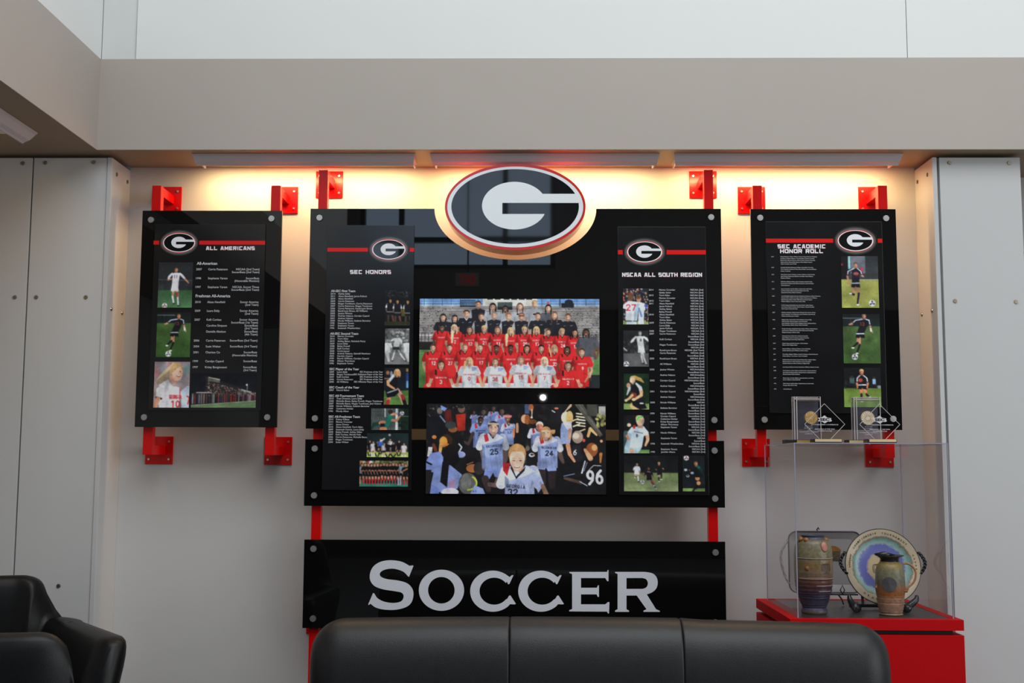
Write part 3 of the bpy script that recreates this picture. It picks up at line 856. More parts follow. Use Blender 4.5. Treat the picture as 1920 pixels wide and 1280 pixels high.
def tunnel_photo_paint():
    p = Paint((98, 87, 1798, 942), 404, 204, (26, 25, 27), 2)
    p.speck(98, 87, 1400, 500, 160, 22, [(40, 38, 42), (22, 20, 22), (50, 46, 48), (34, 36, 44)], .6)
    JW, JB = (206, 210, 226), (134, 152, 208)

    def jersey(x, y, w, L, up=JW, lo=JB, stripe=True, arms=None, sk=SKT, name=None, num=None, rot=0):
        for s in (-1, 1):
            p.line([(x + s * w * .36, y + w * .14), (x + s * w * .50, y + w * .5)], [w * .3, w * .27], up if s < 0 else [v * .86 for v in up])
        p.poly([(x - w * .12, y - w * .02), (x - w * .44, y + w * .06), (x - w * .38, y + w * .45), (x - w * .40, y + L), (x + w * .40, y + L), (x + w * .38, y + w * .45), (x + w * .44, y + w * .06), (x + w * .12, y - w * .02)], lo)
        p.poly([(x - w * .12, y - w * .02), (x - w * .44, y + w * .06), (x - w * .4, y + w * .42), (x + w * .1, y + w * .3), (x + w * .42, y + w * .15), (x + w * .12, y - w * .02)], up, .85)
        p.poly([(x - w * .40, y + L * .3), (x - w * .40, y + L), (x - w * .26, y + L), (x - w * .30, y + L * .4)], [v * .68 for v in lo], .8)
        p.poly([(x - w * .38, y + L * .7), (x + w * .40, y + L * .62), (x + w * .40, y + L), (x - w * .40, y + L)], [v * .82 for v in lo], .6)
        for q in (.1, .24, -.12): p.line([(x + w * q, y + L * .55), (x + w * (q + .1), y + L)], w * .035, [v * .72 for v in lo], .5)
        p.line([(x + w * .40, y + w * .3), (x + w * .3, y + w * .6)], w * .06, [v * .7 for v in lo], .5)
        p.poly([(x - w * .16, y - w * .04), (x + w * .01, y + w * .2), (x + w * .17, y - w * .04)], (28, 34, 48)); p.poly([(x - w * .11, y - w * .06), (x + w * .01, y + w * .13), (x + w * .12, y - w * .06)], sk)
        if stripe: p.poly([(x - w * .34, y + w * .04), (x - w * .2, y), (x - w * .14, y + w * .26), (x - w * .28, y + w * .32)], (200, 40, 46))
        if name: p.txt(name, x + w * .05, y + w * .46, w * .085, (28, 30, 44), 1.2, rot)
        if num: p.txt(num, x + w * .06, y + w * .68, w * .2, (24, 26, 40), 1.1, rot)

    # staff and crowd at the back left
    p.el(190, 190, 60, 60, (30, 28, 30)); p.el(225, 155, 26, 32, (110, 100, 98)); p.poly([(232, 100), (295, 130), (270, 160), (238, 140)], (120, 150, 220))
    p.line([(120, 190), (180, 250)], 5, (130, 140, 170)); p.poly([(100, 210), (260, 200), (300, 420), (100, 420)], (22, 22, 28)); p.line([(230, 205), (275, 260)], 14, (120, 135, 170))
    p.poly([(270, 150), (330, 140), (345, 260), (280, 260)], (110, 30, 26), .8); p.el(430, 130, 34, 44, (110, 80, 70)); p.el(425, 105, 36, 26, (34, 30, 30))
    p.poly([(375, 190), (470, 180), (468, 340), (400, 350)], (176, 40, 28))
    p.speck(120, 90, 520, 140, 20, 8, [(150, 140, 130), (90, 60, 50), (60, 60, 70)], .5)
    for (x, y, w, n) in [(550, 190, 62, None), (735, 160, 92, None), (640, 200, 110, None), (815, 195, 110, None)]:
        jersey(x, y, w, w * 1.6, (150, 160, 200), (110, 124, 184), True, sk=(90, 70, 66)); head(p, x, y - w * .35, w * .42, (96, 76, 70), DRK, 0, smile=False)
    jersey(605, 275, 150, 230, JB, (116, 136, 200), name='GEORGIA', num='25', sk=SKT); head(p, 612, 245, 54, (90, 66, 56), DRK, 0)
    jersey(878, 275, 125, 200, JW, JB, name='GEORGIA', num='12', sk=SKT); head(p, 868, 222, 56, (120, 84, 70), BRN, 0); p.line([(838, 205), (898, 205)], 22, (224, 110, 110))
    p.line([(540, 370), (500, 470), (440, 440)], [34, 28, 22], (70, 54, 50)); p.line([(930, 330), (925, 400)], [26, 20], (200, 120, 80))
    # middle people
    p.poly([(945, 260), (1060, 250), (1080, 420), (930, 470)], (26, 24, 28)); p.el(1030, 230, 34, 42, (220, 150, 110)); p.el(1055, 235, 26, 48, (150, 80, 40)); p.line([(960, 280), (960, 350)], [24, 26], (210, 150, 120))
    p.el(1105, 255, 40, 22, (120, 60, 30)); p.el(1096, 215, 11, 11, (240, 220, 190))
    p.rect(1030, 90, 1075, 180, (70, 90, 130)); p.el(1090, 120, 24, 34, (170, 90, 50)); p.line([(1100, 140), (1098, 200)], 12, (200, 170, 150))
    jersey(1150, 320, 150, 190, JW, JB, sk=SK); head(p, 1172, 300, 66, (226, 130, 110), (230, 215, 190), 0, smile=False)
    # foreground left backs
    for (x, y, rx, ry, c) in [(290, 450, 62, 72, (60, 36, 24)), (262, 450, 38, 50, (230, 140, 50)), (400, 470, 60, 80, (26, 22, 22)), (350, 330, 44, 30, (150, 86, 40)), (175, 405, 22, 18, (220, 130, 60)), (330, 290, 52, 36, (54, 62, 62))]:
        p.el(x, y, rx, ry, c)
    p.line([(240, 480), (230, 560)], [36, 22], (232, 170, 90)); p.line([(300, 480), (350, 500), (330, 530)], [30, 24, 10], (210, 120, 60))
    p.poly([(120, 500), (160, 500), (150, 590), (110, 590)], (210, 205, 205)); p.line([(170, 480), (190, 530)], 30, (110, 50, 34))
    p.poly([(140, 560), (230, 540), (290, 640), (240, 760), (92, 720), (96, 640)], (122, 140, 206)); p.line([(98, 640), (150, 665)], 16, (20, 22, 36)); p.rect(98, 715, 150, 940, (34, 30, 34))
    p.line([(410, 470), (436, 500), (405, 560)], 14, (190, 196, 216)); p.el(430, 570, 42, 30, (140, 150, 200))
    p.poly([(270, 520), (390, 500), (420, 640), (330, 720), (300, 900), (230, 820), (260, 640)], (18, 16, 18)); p.el(335, 560, 62, 90, (24, 20, 22))
    p.poly([(180, 700), (330, 670), (440, 760), (400, 890), (250, 940), (150, 850)], (128, 146, 208)); p.poly([(255, 640), (320, 640), (300, 880), (235, 830)], (22, 20, 24))
    p.poly([(430, 620), (600, 600), (590, 740), (440, 760)], (24, 22, 24)); p.line([(485, 665), (545, 640)], 6, (220, 150, 90))
    p.el(350, 850, 34, 50, (190, 120, 150), alpha=.6); p.poly([(150, 850), (240, 900), (220, 942), (140, 942)], (110, 128, 200)); p.el(330, 925, 80, 40, (210, 206, 222))
    p.el(540, 700, 60, 40, (190, 110, 60)); p.el(600, 700, 50, 60, (50, 44, 46)); p.el(497, 845, 88, 102, (92, 92, 88)); p.el(480, 830, 50, 74, (122, 122, 116), alpha=.7)
    for i in range(14):
        a = R(-55 + i * 11); p.el(495 + 84 * math.cos(a), 838 + 66 * math.sin(a), 9, 10, (176, 196, 60))
    p.poly([(560, 860), (640, 890), (660, 942), (520, 942)], (140, 156, 214)); p.txt('ACE', 560, 915, 14, (30, 30, 50))
    # players in the middle
    p.line([(630, 500), (650, 620), (648, 700)], [62, 54, 38], (104, 86, 84)); p.line([(845, 480), (850, 600), (760, 850)], [56, 50, 36], (96, 78, 76))
    p.poly([(660, 690), (810, 690), (815, 790), (750, 780), (735, 740), (700, 800), (640, 800)], (120, 138, 206)); p.line([(660, 800), (690, 900)], [70, 50], (60, 46, 46))
    jersey(728, 372, 250, 330, JW, (140, 158, 216), name='GEORGIA', num='25', rot=-5); head(p, 735, 320, 96, (228, 176, 150), (44, 34, 32), 0); p.line([(690, 276), (778, 280)], 20, (196, 180, 160))
    p.line([(1340, 480), (1372, 590), (1395, 640)], [56, 44, 26], (88, 68, 64)); p.line([(1190, 700), (1200, 860)], [80, 60], (52, 40, 40)); p.line([(1290, 700), (1290, 860)], [80, 60], (46, 36, 38))
    p.poly([(1148, 640), (1330, 640), (1330, 720), (1250, 724), (1232, 690), (1220, 712), (1138, 700)], (136, 154, 212))
    p.speck(1000, 470, 1150, 640, 40, 18, [(90, 76, 70), (60, 50, 50), (140, 120, 110), (40, 60, 40)], .7); p.poly([(1040, 540), (1150, 520), (1150, 680), (1050, 660)], (28, 26, 28)); p.el(1098, 572, 28, 20, (210, 210, 215)); p.el(1100, 568, 16, 10, (40, 60, 60)); p.rect(1105, 560, 1122, 572, (200, 50, 50))
    jersey(1248, 395, 235, 300, JW, (146, 162, 218), name='GEORGIA', num='24', rot=3); head(p, 1232, 365, 90, (232, 178, 140), (196, 140, 84), .2, smile=False); p.line([(1190, 345), (1275, 345)], 12, (215, 180, 140))
    p.el(1300, 345, 20, 28, (210, 150, 90))
    # right side: supporter, stairs, backs
    p.rect(1280, 90, 1380, 330, (30, 29, 32)); p.line([(1290, 150), (1315, 165)], 10, (200, 200, 190)); p.el(1330, 128, 20, 10, (220, 110, 80))
    for i in range(9): p.line([(1410 + i * 7, 160 - i * 9), (1470 + i * 2, 110 - i * 9)], 7, (226, 190, 150))
    for i in range(5): p.line([(1520, 176 + i * 28), (1600, 186 + i * 28)], 13, (232, 214, 176))
    for (x, y) in ((1540, 350), (1475, 250), (1490, 300)): p.line([(x, y), (x + 60, y - 24)], 13, (226, 200, 156))
    p.line([(1630, 390), (1650, 320), (1710, 380)], [26, 30, 18], (216, 170, 110)); p.el(1670, 395, 26, 30, (24, 22, 22))
    p.poly([(1500, 87), (1580, 87), (1770, 380), (1740, 400)], (84, 80, 72)); p.line([(1545, 90), (1750, 370)], 6, (120, 116, 104))
    p.rect(1620, 90, 1720, 200, (70, 70, 62)); p.rect(1730, 108, 1796, 220, (172, 172, 160)); p.speck(1700, 180, 1796, 300, 30, 14, [(150, 150, 70), (190, 180, 110), (60, 70, 50)], .8)
    p.el(1420, 215, 44, 56, (240, 210, 170)); p.el(1455, 215, 34, 64, (226, 180, 110)); p.poly([(1380, 270), (1470, 250), (1480, 330), (1460, 460), (1370, 470), (1368, 330)], (150, 168, 216)); p.poly([(1390, 262), (1470, 250), (1478, 330), (1430, 330)], (220, 214, 222))
    p.line([(1460, 330), (1450, 420)], 26, (220, 150, 110)); p.el(1530, 400, 52, 60, (160, 136, 120)); p.el(1515, 390, 30, 30, (200, 180, 160)); p.el(1590, 432, 14, 16, (220, 70, 70))
    p.poly([(1480, 480), (1560, 470), (1580, 620), (1490, 640)], (36, 34, 40)); p.txt('6', 1505, 545, 50, (190, 190, 200)); p.line([(1440, 480), (1455, 560), (1500, 630)], [44, 36, 22], (222, 150, 110))
    p.el(1665, 520, 56, 66, (150, 80, 40)); p.el(1690, 500, 26, 30, (220, 150, 90)); p.line([(1600, 520), (1650, 600)], [26, 50], (220, 160, 110)); p.line([(1750, 560), (1745, 640)], [30, 14], (190, 110, 50))
    p.poly([(1570, 640), (1700, 620), (1770, 680), (1780, 942), (1640, 942), (1545, 820)], (26, 24, 28)); p.line([(1600, 630), (1570, 740)], 14, (200, 205, 225)); p.line([(1620, 640), (1590, 720)], 5, (200, 205, 225))
    p.line([(1630, 720), (1680, 668), (1750, 672)], 6, (210, 210, 220)); p.txt('96', 1692, 780, 128, (226, 226, 230), .85, -6)
    p.line([(1400, 770), (1500, 748)], 8, (120, 140, 190)); p.line([(1410, 790), (1560, 830)], [24, 30], (90, 66, 56)); p.line([(1550, 820), (1620, 860)], 7, (190, 200, 230)); p.el(1755, 438, 14, 14, (230, 160, 100))
    p.line([(1210, 880), (1240, 942)], 40, (90, 66, 56))
    # foreground player
    p.line([(700, 850), (760, 860), (830, 790)], [40, 44, 60], (106, 84, 80))
    jersey(985, 672, 350, 320, (214, 216, 232), (166, 178, 224), stripe=False); p.poly([(825, 650), (895, 648), (868, 772), (828, 720)], (196, 36, 40))
    p.poly([(1080, 760), (1170, 730), (1215, 850), (1160, 928)], (170, 184, 226)); p.line([(1200, 860), (1235, 942)], [36, 44], (150, 110, 90))
    p.txt('GEORGIA', 948, 870, 30, (34, 34, 48), 1.15, 5); p.txt('32', 920, 925, 60, (30, 30, 44), 1.1, 3); p.el(1182, 838, 10, 18, (130, 140, 190))
    p.rect(915, 660, 1020, 730, (214, 160, 134)); p.poly([(905, 665), (950, 775), (1040, 680), (1030, 720), (952, 800), (900, 700)], (30, 32, 44))
    p.el(960, 560, 84, 96, (190, 130, 80)); p.el(960, 610, 72, 100, (240, 196, 168)); p.poly([(882, 560), (890, 500), (950, 466), (1020, 490), (1034, 560), (1000, 540), (920, 540)], (214, 160, 100))
    for i in range(8): p.line([(900 + i * 16, 540), (910 + i * 15, 480)], 4, (160, 104, 60), .6)
    for s in (-1, 1): p.el(960 + s * 32, 625, 14, 6, (120, 80, 70)); p.line([(960 + s * 18, 604), (960 + s * 48, 602)], 5, (180, 126, 100))
    p.line([(962, 625), (956, 655)], 8, (222, 166, 140)); p.el(960, 686, 30, 12, (170, 80, 76)); p.el(960, 682, 25, 7, (240, 232, 226)); p.el(922, 640, 16, 30, (226, 160, 140), alpha=.5)
    return p


def P(win, b=1.0, bg=(14, 14, 16), k=None):
    """k: crop pixels per photograph pixel"""
    w = max(24, int((win[2] - win[0]) / k * b)); h = max(24, int((win[3] - win[1]) / k * b))
    return Paint(win, w, h, bg, 3)


def player(p, head_c, hw, hip, feet, col, short, sock, skin=SK, hair=BRN, arms=((-1, 1.3), (1, 1.3)), sw=None, trim=None, hand=None, tail=0, lean=0, num=None, numc=(230, 230, 230)):
    """running figure: head centre, head width, hip point, two foot chains [(knee),(foot)], arm chains"""
    hx, hy_ = head_c; sw = sw or hw * 2.5; sy = hy_ + hw * .95; cx = hip[0]
    for ch in feet:
        (kx, ky), (fx, fy) = ch
        s = -1 if kx < cx else 1
        p.line([(cx + s * hw * .3, hip[1]), (kx, ky)], [hw * .85, hw * .6], skin)
        p.line([(kx, ky + hw * .1), (fx, fy)], [hw * .55, hw * .36], sock); p.el(fx + hw * .1, fy + hw * .1, hw * .36, hw * .18, (235, 235, 240) if sum(sock) < 300 else (30, 30, 34))
    p.poly([(cx - hw * .9, hip[1] - hw * .6), (cx + hw * .9, hip[1] - hw * .6), (cx + hw * 1.15, hip[1] + hw * .8), (cx + hw * .1, hip[1] + hw * .7), (cx, hip[1] + hw * .3), (cx - hw * .15, hip[1] + hw * .8), (cx - hw * 1.1, hip[1] + hw * .7)], short)
    for ch in arms:
        p.line([ch[0], ch[1], ch[2]], [hw * .6, hw * .48, hw * .3], skin)
        m = ((ch[0][0] + ch[1][0]) / 2, (ch[0][1] + ch[1][1]) / 2); p.line([(hx + (ch[0][0] - hx) * .6, sy + hw * .1), ch[0], m], [hw * .5, hw * .72, hw * .62], col)
    p.poly([(hx - hw * .3, sy - hw * .2), (hx - sw * .45, sy + hw * .1), (hx - sw * .38, sy + hw), (cx - hw * .9, hip[1] - hw * .2), (cx + hw * .95, hip[1] - hw * .2), (hx + sw * .38, sy + hw), (hx + sw * .45, sy + hw * .1), (hx + hw * .3, sy - hw * .2)], col)
    if trim:
        for ch in arms:
            m = ((ch[0][0] * .45 + ch[1][0] * .55), (ch[0][1] * .45 + ch[1][1] * .55)); s_ = 1 if ch[0][0] > hx else -1
            p.line([(hx + s_ * hw * .4, sy - hw * .16), (ch[0][0], ch[0][1] - hw * .22), (m[0], m[1] - hw * .1)], hw * .24, trim)
        p.line([(cx - hw * .9, hip[1] - hw * .25), (cx + hw * .9, hip[1] - hw * .3)], hw * .24, trim)
    if num: p.txt(num, (hx + cx) / 2, sy + hw * 1.0, hw * .8, numc)
    head(p, hx, hy_, hw, skin, hair, 0, tail=tail, smile=False)


def ph_white_player():      # (280,480) x4.268
    p = P((72, 50, 345, 412), k=4.268)
    p.grad(72, 50, 345, 275, (34, 36, 40), (42, 46, 50)); p.grad(72, 275, 345, 412, (52, 92, 56), (74, 118, 78))
    p.line([(72, 190), (345, 196)], 4, (92, 96, 100)); p.line([(105, 200), (105, 270)], 3, (70, 74, 80)); p.speck(72, 60, 345, 270, 40, 8, [(50, 52, 58), (28, 30, 34)], .5)
    player(p, (212, 112), 28, (205, 260), [((190, 320), (200, 375)), ((228, 300), (236, 392))], (222, 214, 228), (214, 210, 224), (206, 210, 222), SKT, BRN,
           arms=[((160, 165), (150, 190), (190, 180)), ((262, 160), (290, 190), (312, 215))], num='11', numc=(60, 60, 80))
    p.line([(224, 296), (226, 318)], 18, (170, 50, 50)); ball(p, 130, 394, 20, red=True)
    return p


def ph_black_player(win=(58, 448, 330, 808), k=4.268, ox=0, oy=0, sc=1.0, g0=(62, 92, 44), g1=(50, 84, 36), hl=475, gl=540):
    p = P(win, k=k)
    x0, y0, x1, y1 = win
    p.grad(x0, y0, x1, gl, (20, 24, 24), (26, 36, 38)); p.grad(x0, gl, x1, y1, g0, g1); p.line([(x0, hl), (x0 + (x1 - x0) * .52, hl)], 4 * sc, (130, 150, 150))
    p.line([(x0 + 60 * sc, hl), (x0 + 60 * sc, gl)], 2, (90, 110, 112))
    f = lambda x, y: (ox + x * sc, oy + y * sc)
    player(p, f(232, 482), 30 * sc, f(200, 620), [(f(195, 690), f(172, 752)), (f(180, 676), f(142, 712))], (24, 22, 28), (16, 16, 22), (22, 20, 24), SKT, BRN,
           arms=[(f(170, 520), f(140, 540), f(122, 545)), (f(268, 520), f(276, 565), f(290, 602))], trim=(196, 204, 226), num='13', numc=(150, 60, 60))
    p.line([f(278, 575), f(280, 592)], 12 * sc, (220, 220, 226)); ball(p, *f(158, 780), 22 * sc)
    return p


def ph_portrait():
    p = P((38, 845, 322, 1212), k=4.268, bg=(150, 120, 120))
    p.speck(38, 845, 322, 1212, 70, 36, [(190, 60, 60), (150, 150, 160), (200, 170, 170), (110, 110, 120), (90, 150, 150)], .7)
    for _ in range(3):
        b = p.a; p.a = (b + np.roll(b, 9, 0) + np.roll(b, 9, 1) + np.roll(b, -9, 0) + np.roll(b, -9, 1)) / 5
    p.line([(200, 880), (140, 960), (70, 1020)], [70, 60, 20], (150, 130, 104)); p.line([(190, 870), (120, 930), (60, 990)], [30, 24, 6], (190, 170, 130))
    p.el(215, 925, 52, 66, (176, 140, 92)); p.rect(160, 960, 215, 1030, (206, 150, 126)); p.el(222, 938, 40, 62, (226, 176, 150)); p.poly([(165, 905), (190, 858), (240, 858), (262, 890), (235, 885), (190, 930)], (186, 148, 98))
    p.el(244, 925, 7, 4, (90, 60, 50)); p.el(232, 960, 17, 7, (150, 60, 56)); p.el(232, 957, 14, 4, (245, 240, 236)); p.line([(252, 930), (258, 944)], 5, (200, 140, 116))
    p.poly([(60, 1120), (80, 1030), (150, 985), (200, 1040), (240, 1050), (246, 1212), (90, 1212)], (216, 212, 222)); p.poly([(60, 1060), (130, 1010), (120, 1130), (58, 1130)], (232, 230, 236))
    p.line([(150, 985), (196, 1045), (216, 1030)], 7, (150, 150, 165)); p.line([(62, 1130), (100, 1140)], 16, (26, 26, 32)); p.line([(76, 1140), (46, 1212)], [36, 40], (206, 140, 110))
    p.poly([(250, 1080), (300, 1040), (322, 1040), (322, 1212), (262, 1212)], (176, 190, 212)); p.txt('GEORGIA', 212, 1125, 30, (190, 40, 50), .62); p.txt('10', 212, 1182, 52, (190, 40, 50)); p.line([(305, 1120), (322, 1130), (312, 1180)], 12, (200, 50, 50))
    return p


def ph_stadium():
    p = P((336, 938, 854, 1212), k=4.268)
    p.grad(336, 938, 854, 1212, (16, 17, 24), (26, 28, 38)); p.poly([(440, 960), (854, 1090), (854, 1150), (336, 1150), (336, 1090), (480, 1080)], (38, 34, 34))
    p.poly([(470, 965), (565, 985), (562, 1015), (468, 1000)], (96, 98, 92)); p.line([(474, 972), (562, 990)], 6, (190, 190, 170))
    for _ in range(520):
        u = RNG.uniform(0, 1); x = 450 + 400 * u; yt = 1000 + 95 * u; y = RNG.uniform(yt, 1120)
        p.el(x, y, 2.6, 3.4, [(190, 180, 170), (150, 40, 40), (80, 76, 80), (210, 190, 170), (50, 50, 60)][RNG.randint(5)], alpha=.9)
    for _ in range(150):
        x = RNG.uniform(340, 850); p.line([(x, RNG.uniform(1100, 1112)), (x, 1180 - (x - 340) * .05)], 6, [(28, 26, 30), (170, 40, 36), (150, 145, 145), (60, 66, 80), (24, 22, 24)][RNG.randint(5)], .85)
    p.line([(380, 1092), (500, 1092)], 5, (200, 205, 205)); p.line([(736, 1068), (812, 1088)], 8, (150, 176, 170)); p.line([(782, 1020), (782, 1070)], 3, (150, 150, 150)); p.poly([(768, 1030), (782, 1022), (782, 1040)], (220, 220, 225))
    p.poly([(336, 1192), (854, 1155), (854, 1212), (336, 1212)], (98, 128, 84)); p.line([(336, 1192), (854, 1155)], 3, (190, 200, 180)); p.line([(430, 1212), (850, 1180)], 2, (150, 170, 130))
    return p


def ph_night_group():       # (600,530) x6.095
    p = P((738, 85, 1030, 488), k=6.095); p.speck(738, 85, 1030, 170, 60, 9, [(46, 46, 56), (90, 60, 60), (30, 40, 60), (80, 80, 80)], .6)
    for (x, y) in ((805, 212), (885, 222), (1000, 225)):
        p.line([(x - 20, y + 150), (x - 22, 470)], [26, 16], (70, 54, 44)); p.line([(x + 22, y + 150), (x + 40, 450)], [26, 16], (100, 56, 44)); torso(p, x, y + 26, 84, 130, (18, 18, 24), (130, 90, 66), (200, 204, 210), vneck=None)
        p.rect(x - 34, y + 116, x + 34, y + 124, (140, 140, 140)); head(p, x, y, 28, (176, 120, 80), (150, 124, 70), 0, smile=False)
    p.rect(930, 300, 970, 380, (110, 100, 30), .7); p.rect(738, 440, 1030, 488, (44, 44, 22)); return p


def ph_bw_tackle():
    p = P((742, 523, 1020, 932), k=6.095, bg=(90, 90, 90)); p.speck(742, 523, 1020, 830, 130, 16, [(60, 60, 60), (140, 140, 140), (40, 40, 40), (190, 190, 190), (110, 110, 110)], .7); p.rect(742, 790, 1020, 932, (112, 112, 112)); p.speck(742, 790, 1020, 932, 40, 8, [(130,) * 3, (96,) * 3], .6)
    for s, x in ((1, 770), (1, 990)): torso(p, x, 690, 90, 110, (206,) * 3, (150,) * 3, vneck=None); p.line([(x, 800), (x + 20, 890)], [44, 24], (190,) * 3); head(p, x, 655, 28, (150,) * 3, (60,) * 3, 0, smile=False)
    player(p, (882, 605), 34, (870, 740), [((850, 800), (826, 885)), ((920, 810), (975, 885))], (196,) * 3, (40,) * 3, (215,) * 3, (150,) * 3, (40,) * 3, arms=[((840, 650), (800, 670), (790, 650)), ((925, 660), (930, 700), (900, 690))])
    return p


def ph_runner():
    p = P((732, 970, 1012, 1392), k=6.095, bg=(20, 22, 26)); p.grad(732, 1230, 1012, 1392, (70, 104, 44), (88, 132, 62)); p.rect(732, 1040, 980, 1230, (22, 26, 36))
    p.el(775, 1030, 20, 24, (150, 96, 70)); p.line([(740, 1095), (790, 1095)], 14, (150, 96, 70)); p.el(815, 1040, 14, 30, (120, 130, 150)); p.rect(980, 1030, 1010, 1120, (34, 56, 130)); p.rect(984, 1120, 1008, 1200, (80, 140, 180)); p.el(992, 1000, 14, 20, (150, 120, 50)); p.line([(732, 1310), (1012, 1300)], 4, (150, 176, 120))
    p.line([(880, 1230), (930, 1290), (960, 1380)], [60, 50, 40], SK); p.line([(800, 1250), (790, 1320), (770, 1392)], [60, 44, 40], (200, 130, 90)); p.line([(948, 1310), (975, 1392)], 40, (22, 18, 24)); p.line([(940, 1290), (950, 1320)], 38, (170, 40, 40)); p.line([(785, 1350), (768, 1392)], 40, (170, 40, 40))
    p.poly([(760, 1255), (890, 1215), (905, 1250), (850, 1300), (770, 1310)], (18, 18, 26)); p.poly([(800, 1140), (850, 1060), (890, 1080), (880, 1210), (760, 1265), (740, 1200)], (20, 20, 28))
    p.line([(775, 1256), (880, 1220)], 12, (190, 196, 212)); p.line([(840, 1060), (795, 1120)], 30, (190, 200, 216)); p.line([(780, 1125), (780, 1165), (850, 1210)], [34, 30, 22], (226, 160, 110)); head(p, 880, 1030, 62, (222, 160, 110), (206, 176, 110), .4, front=False); p.el(898, 1035, 22, 32, (212, 150, 104)); return p


def ph_keeper():            # (600,730) x6.4
    p = P((615, 228, 1062, 485), k=6.4, bg=(24, 36, 28)); p.rect(615, 228, 905, 485, (46, 56, 54))
    for i in range(22):
        x = 600 + i * 17
        p.line([(x, 228), (x + 8, 290), (x, 350), (x + 8, 420), (x, 485)], 2.6, (150, 156, 150)); p.line([(x + 10, 228), (x + 2, 290), (x + 10, 350), (x + 2, 420), (x + 10, 485)], 2.2, (120, 126, 120))
    p.rect(905, 228, 935, 485, (196, 206, 206)); p.rect(772, 228, 790, 330, (166, 172, 170)); p.speck(940, 228, 1062, 485, 40, 18, [(20, 50, 30), (16, 30, 22)], .7); p.line([(960, 322), (1062, 322)], 5, (150, 160, 160))
    p.poly([(770, 400), (820, 310), (870, 290), (870, 350), (840, 420), (790, 485), (750, 485)], (24, 110, 92)); p.line([(720, 400), (650, 420), (620, 470)], [50, 40, 20], (18, 60, 50)); p.line([(770, 390), (725, 400)], 40, (190, 120, 90)); p.line([(740, 470), (785, 470)], 44, (200, 120, 80)); p.rect(725, 405, 780, 445, (20, 22, 26))
    p.line([(860, 300), (940, 288)], [28, 22], (196, 130, 100)); p.line([(870, 370), (920, 372), (960, 318)], [34, 28, 20], (190, 124, 96)); p.el(845, 270, 27, 26, (44, 32, 28)); p.el(950, 290, 18, 14, (60, 70, 150)); ball(p, 982, 286, 24); return p


def crowd_fig(p, x, y, h, jc, sc_, kc, sk=SKT, hr=DRK, run=0):
    w = h * .13
    for s in (-1, 1): p.line([(x + s * w * .5, y + h * .52), (x + s * w * (.7 + run), y + h * .75), (x + s * w * (.6 - run), y + h * .97)], [w * .8, w * .6, w * .45], sk if kc is None else sk); p.line([(x + s * w * (.7 + run), y + h * .78), (x + s * w * (.6 - run), y + h * .97)], w * .6, kc or sk)
    p.poly([(x - w * .9, y + h * .45), (x + w * .9, y + h * .45), (x + w * 1.1, y + h * .62), (x - w * 1.1, y + h * .62)], sc_); torso(p, x, y + h * .17, w * 2.4, h * .32, jc, sk, vneck=None); p.el(x, y + h * .07, w * .6, w * .75, hr); p.el(x + w * .1, y + h * .09, w * .42, w * .55, sk)


def ph_header():
    p = P((563, 525, 1060, 810), k=6.4); p.grad(563, 525, 1060, 750, (26, 44, 46), (34, 40, 44)); p.grad(563, 750, 1060, 810, (150, 176, 70), (166, 190, 86))
    for (x, y, j, s, r) in [(600, 610, (22, 20, 26), (20, 20, 24), .5), (640, 620, (196, 200, 206), (190, 190, 196), .2), (690, 620, (24, 24, 30), (20, 20, 26), .4), (725, 590, (50, 90, 190), (18, 22, 26), .6), (770, 640, (180, 180, 190), (24, 24, 28), .3), (840, 590, (206, 206, 214), (200, 200, 210), .2), (815, 630, (24, 22, 28), (20, 20, 24), .6), (880, 630, (22, 22, 28), (20, 20, 24), .9), (945, 610, (24, 22, 28), (20, 20, 26), .5), (1005, 640, (210, 206, 210), (206, 206, 210), .2)]:
        crowd_fig(p, x, y, 185, j, s, (30, 26, 30) if j[0] < 60 else (200, 200, 206), run=r * .5)
    p.line([(730, 620), (775, 590)], [22, 16], (210, 200, 180)); ball(p, 834, 549, 13); return p


def ph_huddle():
    p = P((475, 853, 1057, 1163), k=6.4, bg=(20, 20, 20)); p.speck(475, 853, 1057, 920, 90, 20, [(90, 110, 40), (120, 120, 50), (60, 80, 40), (150, 140, 110)], .8); p.grad(475, 1085, 1057, 1163, (24, 100, 86), (40, 130, 108))
    for x, c in ((500, (210, 110, 70)), (530, (190, 200, 170)), (585, (210, 60, 50)), (610, (230, 220, 220))): p.el(x, 880, 20, 20, c)
    for i in range(15):
        x = 505 + i * 37; wh = i in (0, 13)
        crowd_fig(p, x, 885 + RNG.uniform(-8, 8), 245, (120, 150, 180) if wh else (20, 18, 22), (18, 18, 22), None if wh else (196, 36, 44), SKT, BRN if i % 3 else DRK)
        p.line([(x - 26, 975), (x + 22, 960 + RNG.uniform(-12, 14))], [14, 12], (190, 120, 90))
    for i in range(13): p.rect(540 + i * 34, 1085, 556 + i * 34, 1125, (24, 20, 26))
    p.line([(940, 1060), (940, 1140)], 14, (190, 210, 230)); p.line([(962, 1060), (962, 1140)], 14, (190, 210, 230)); return p


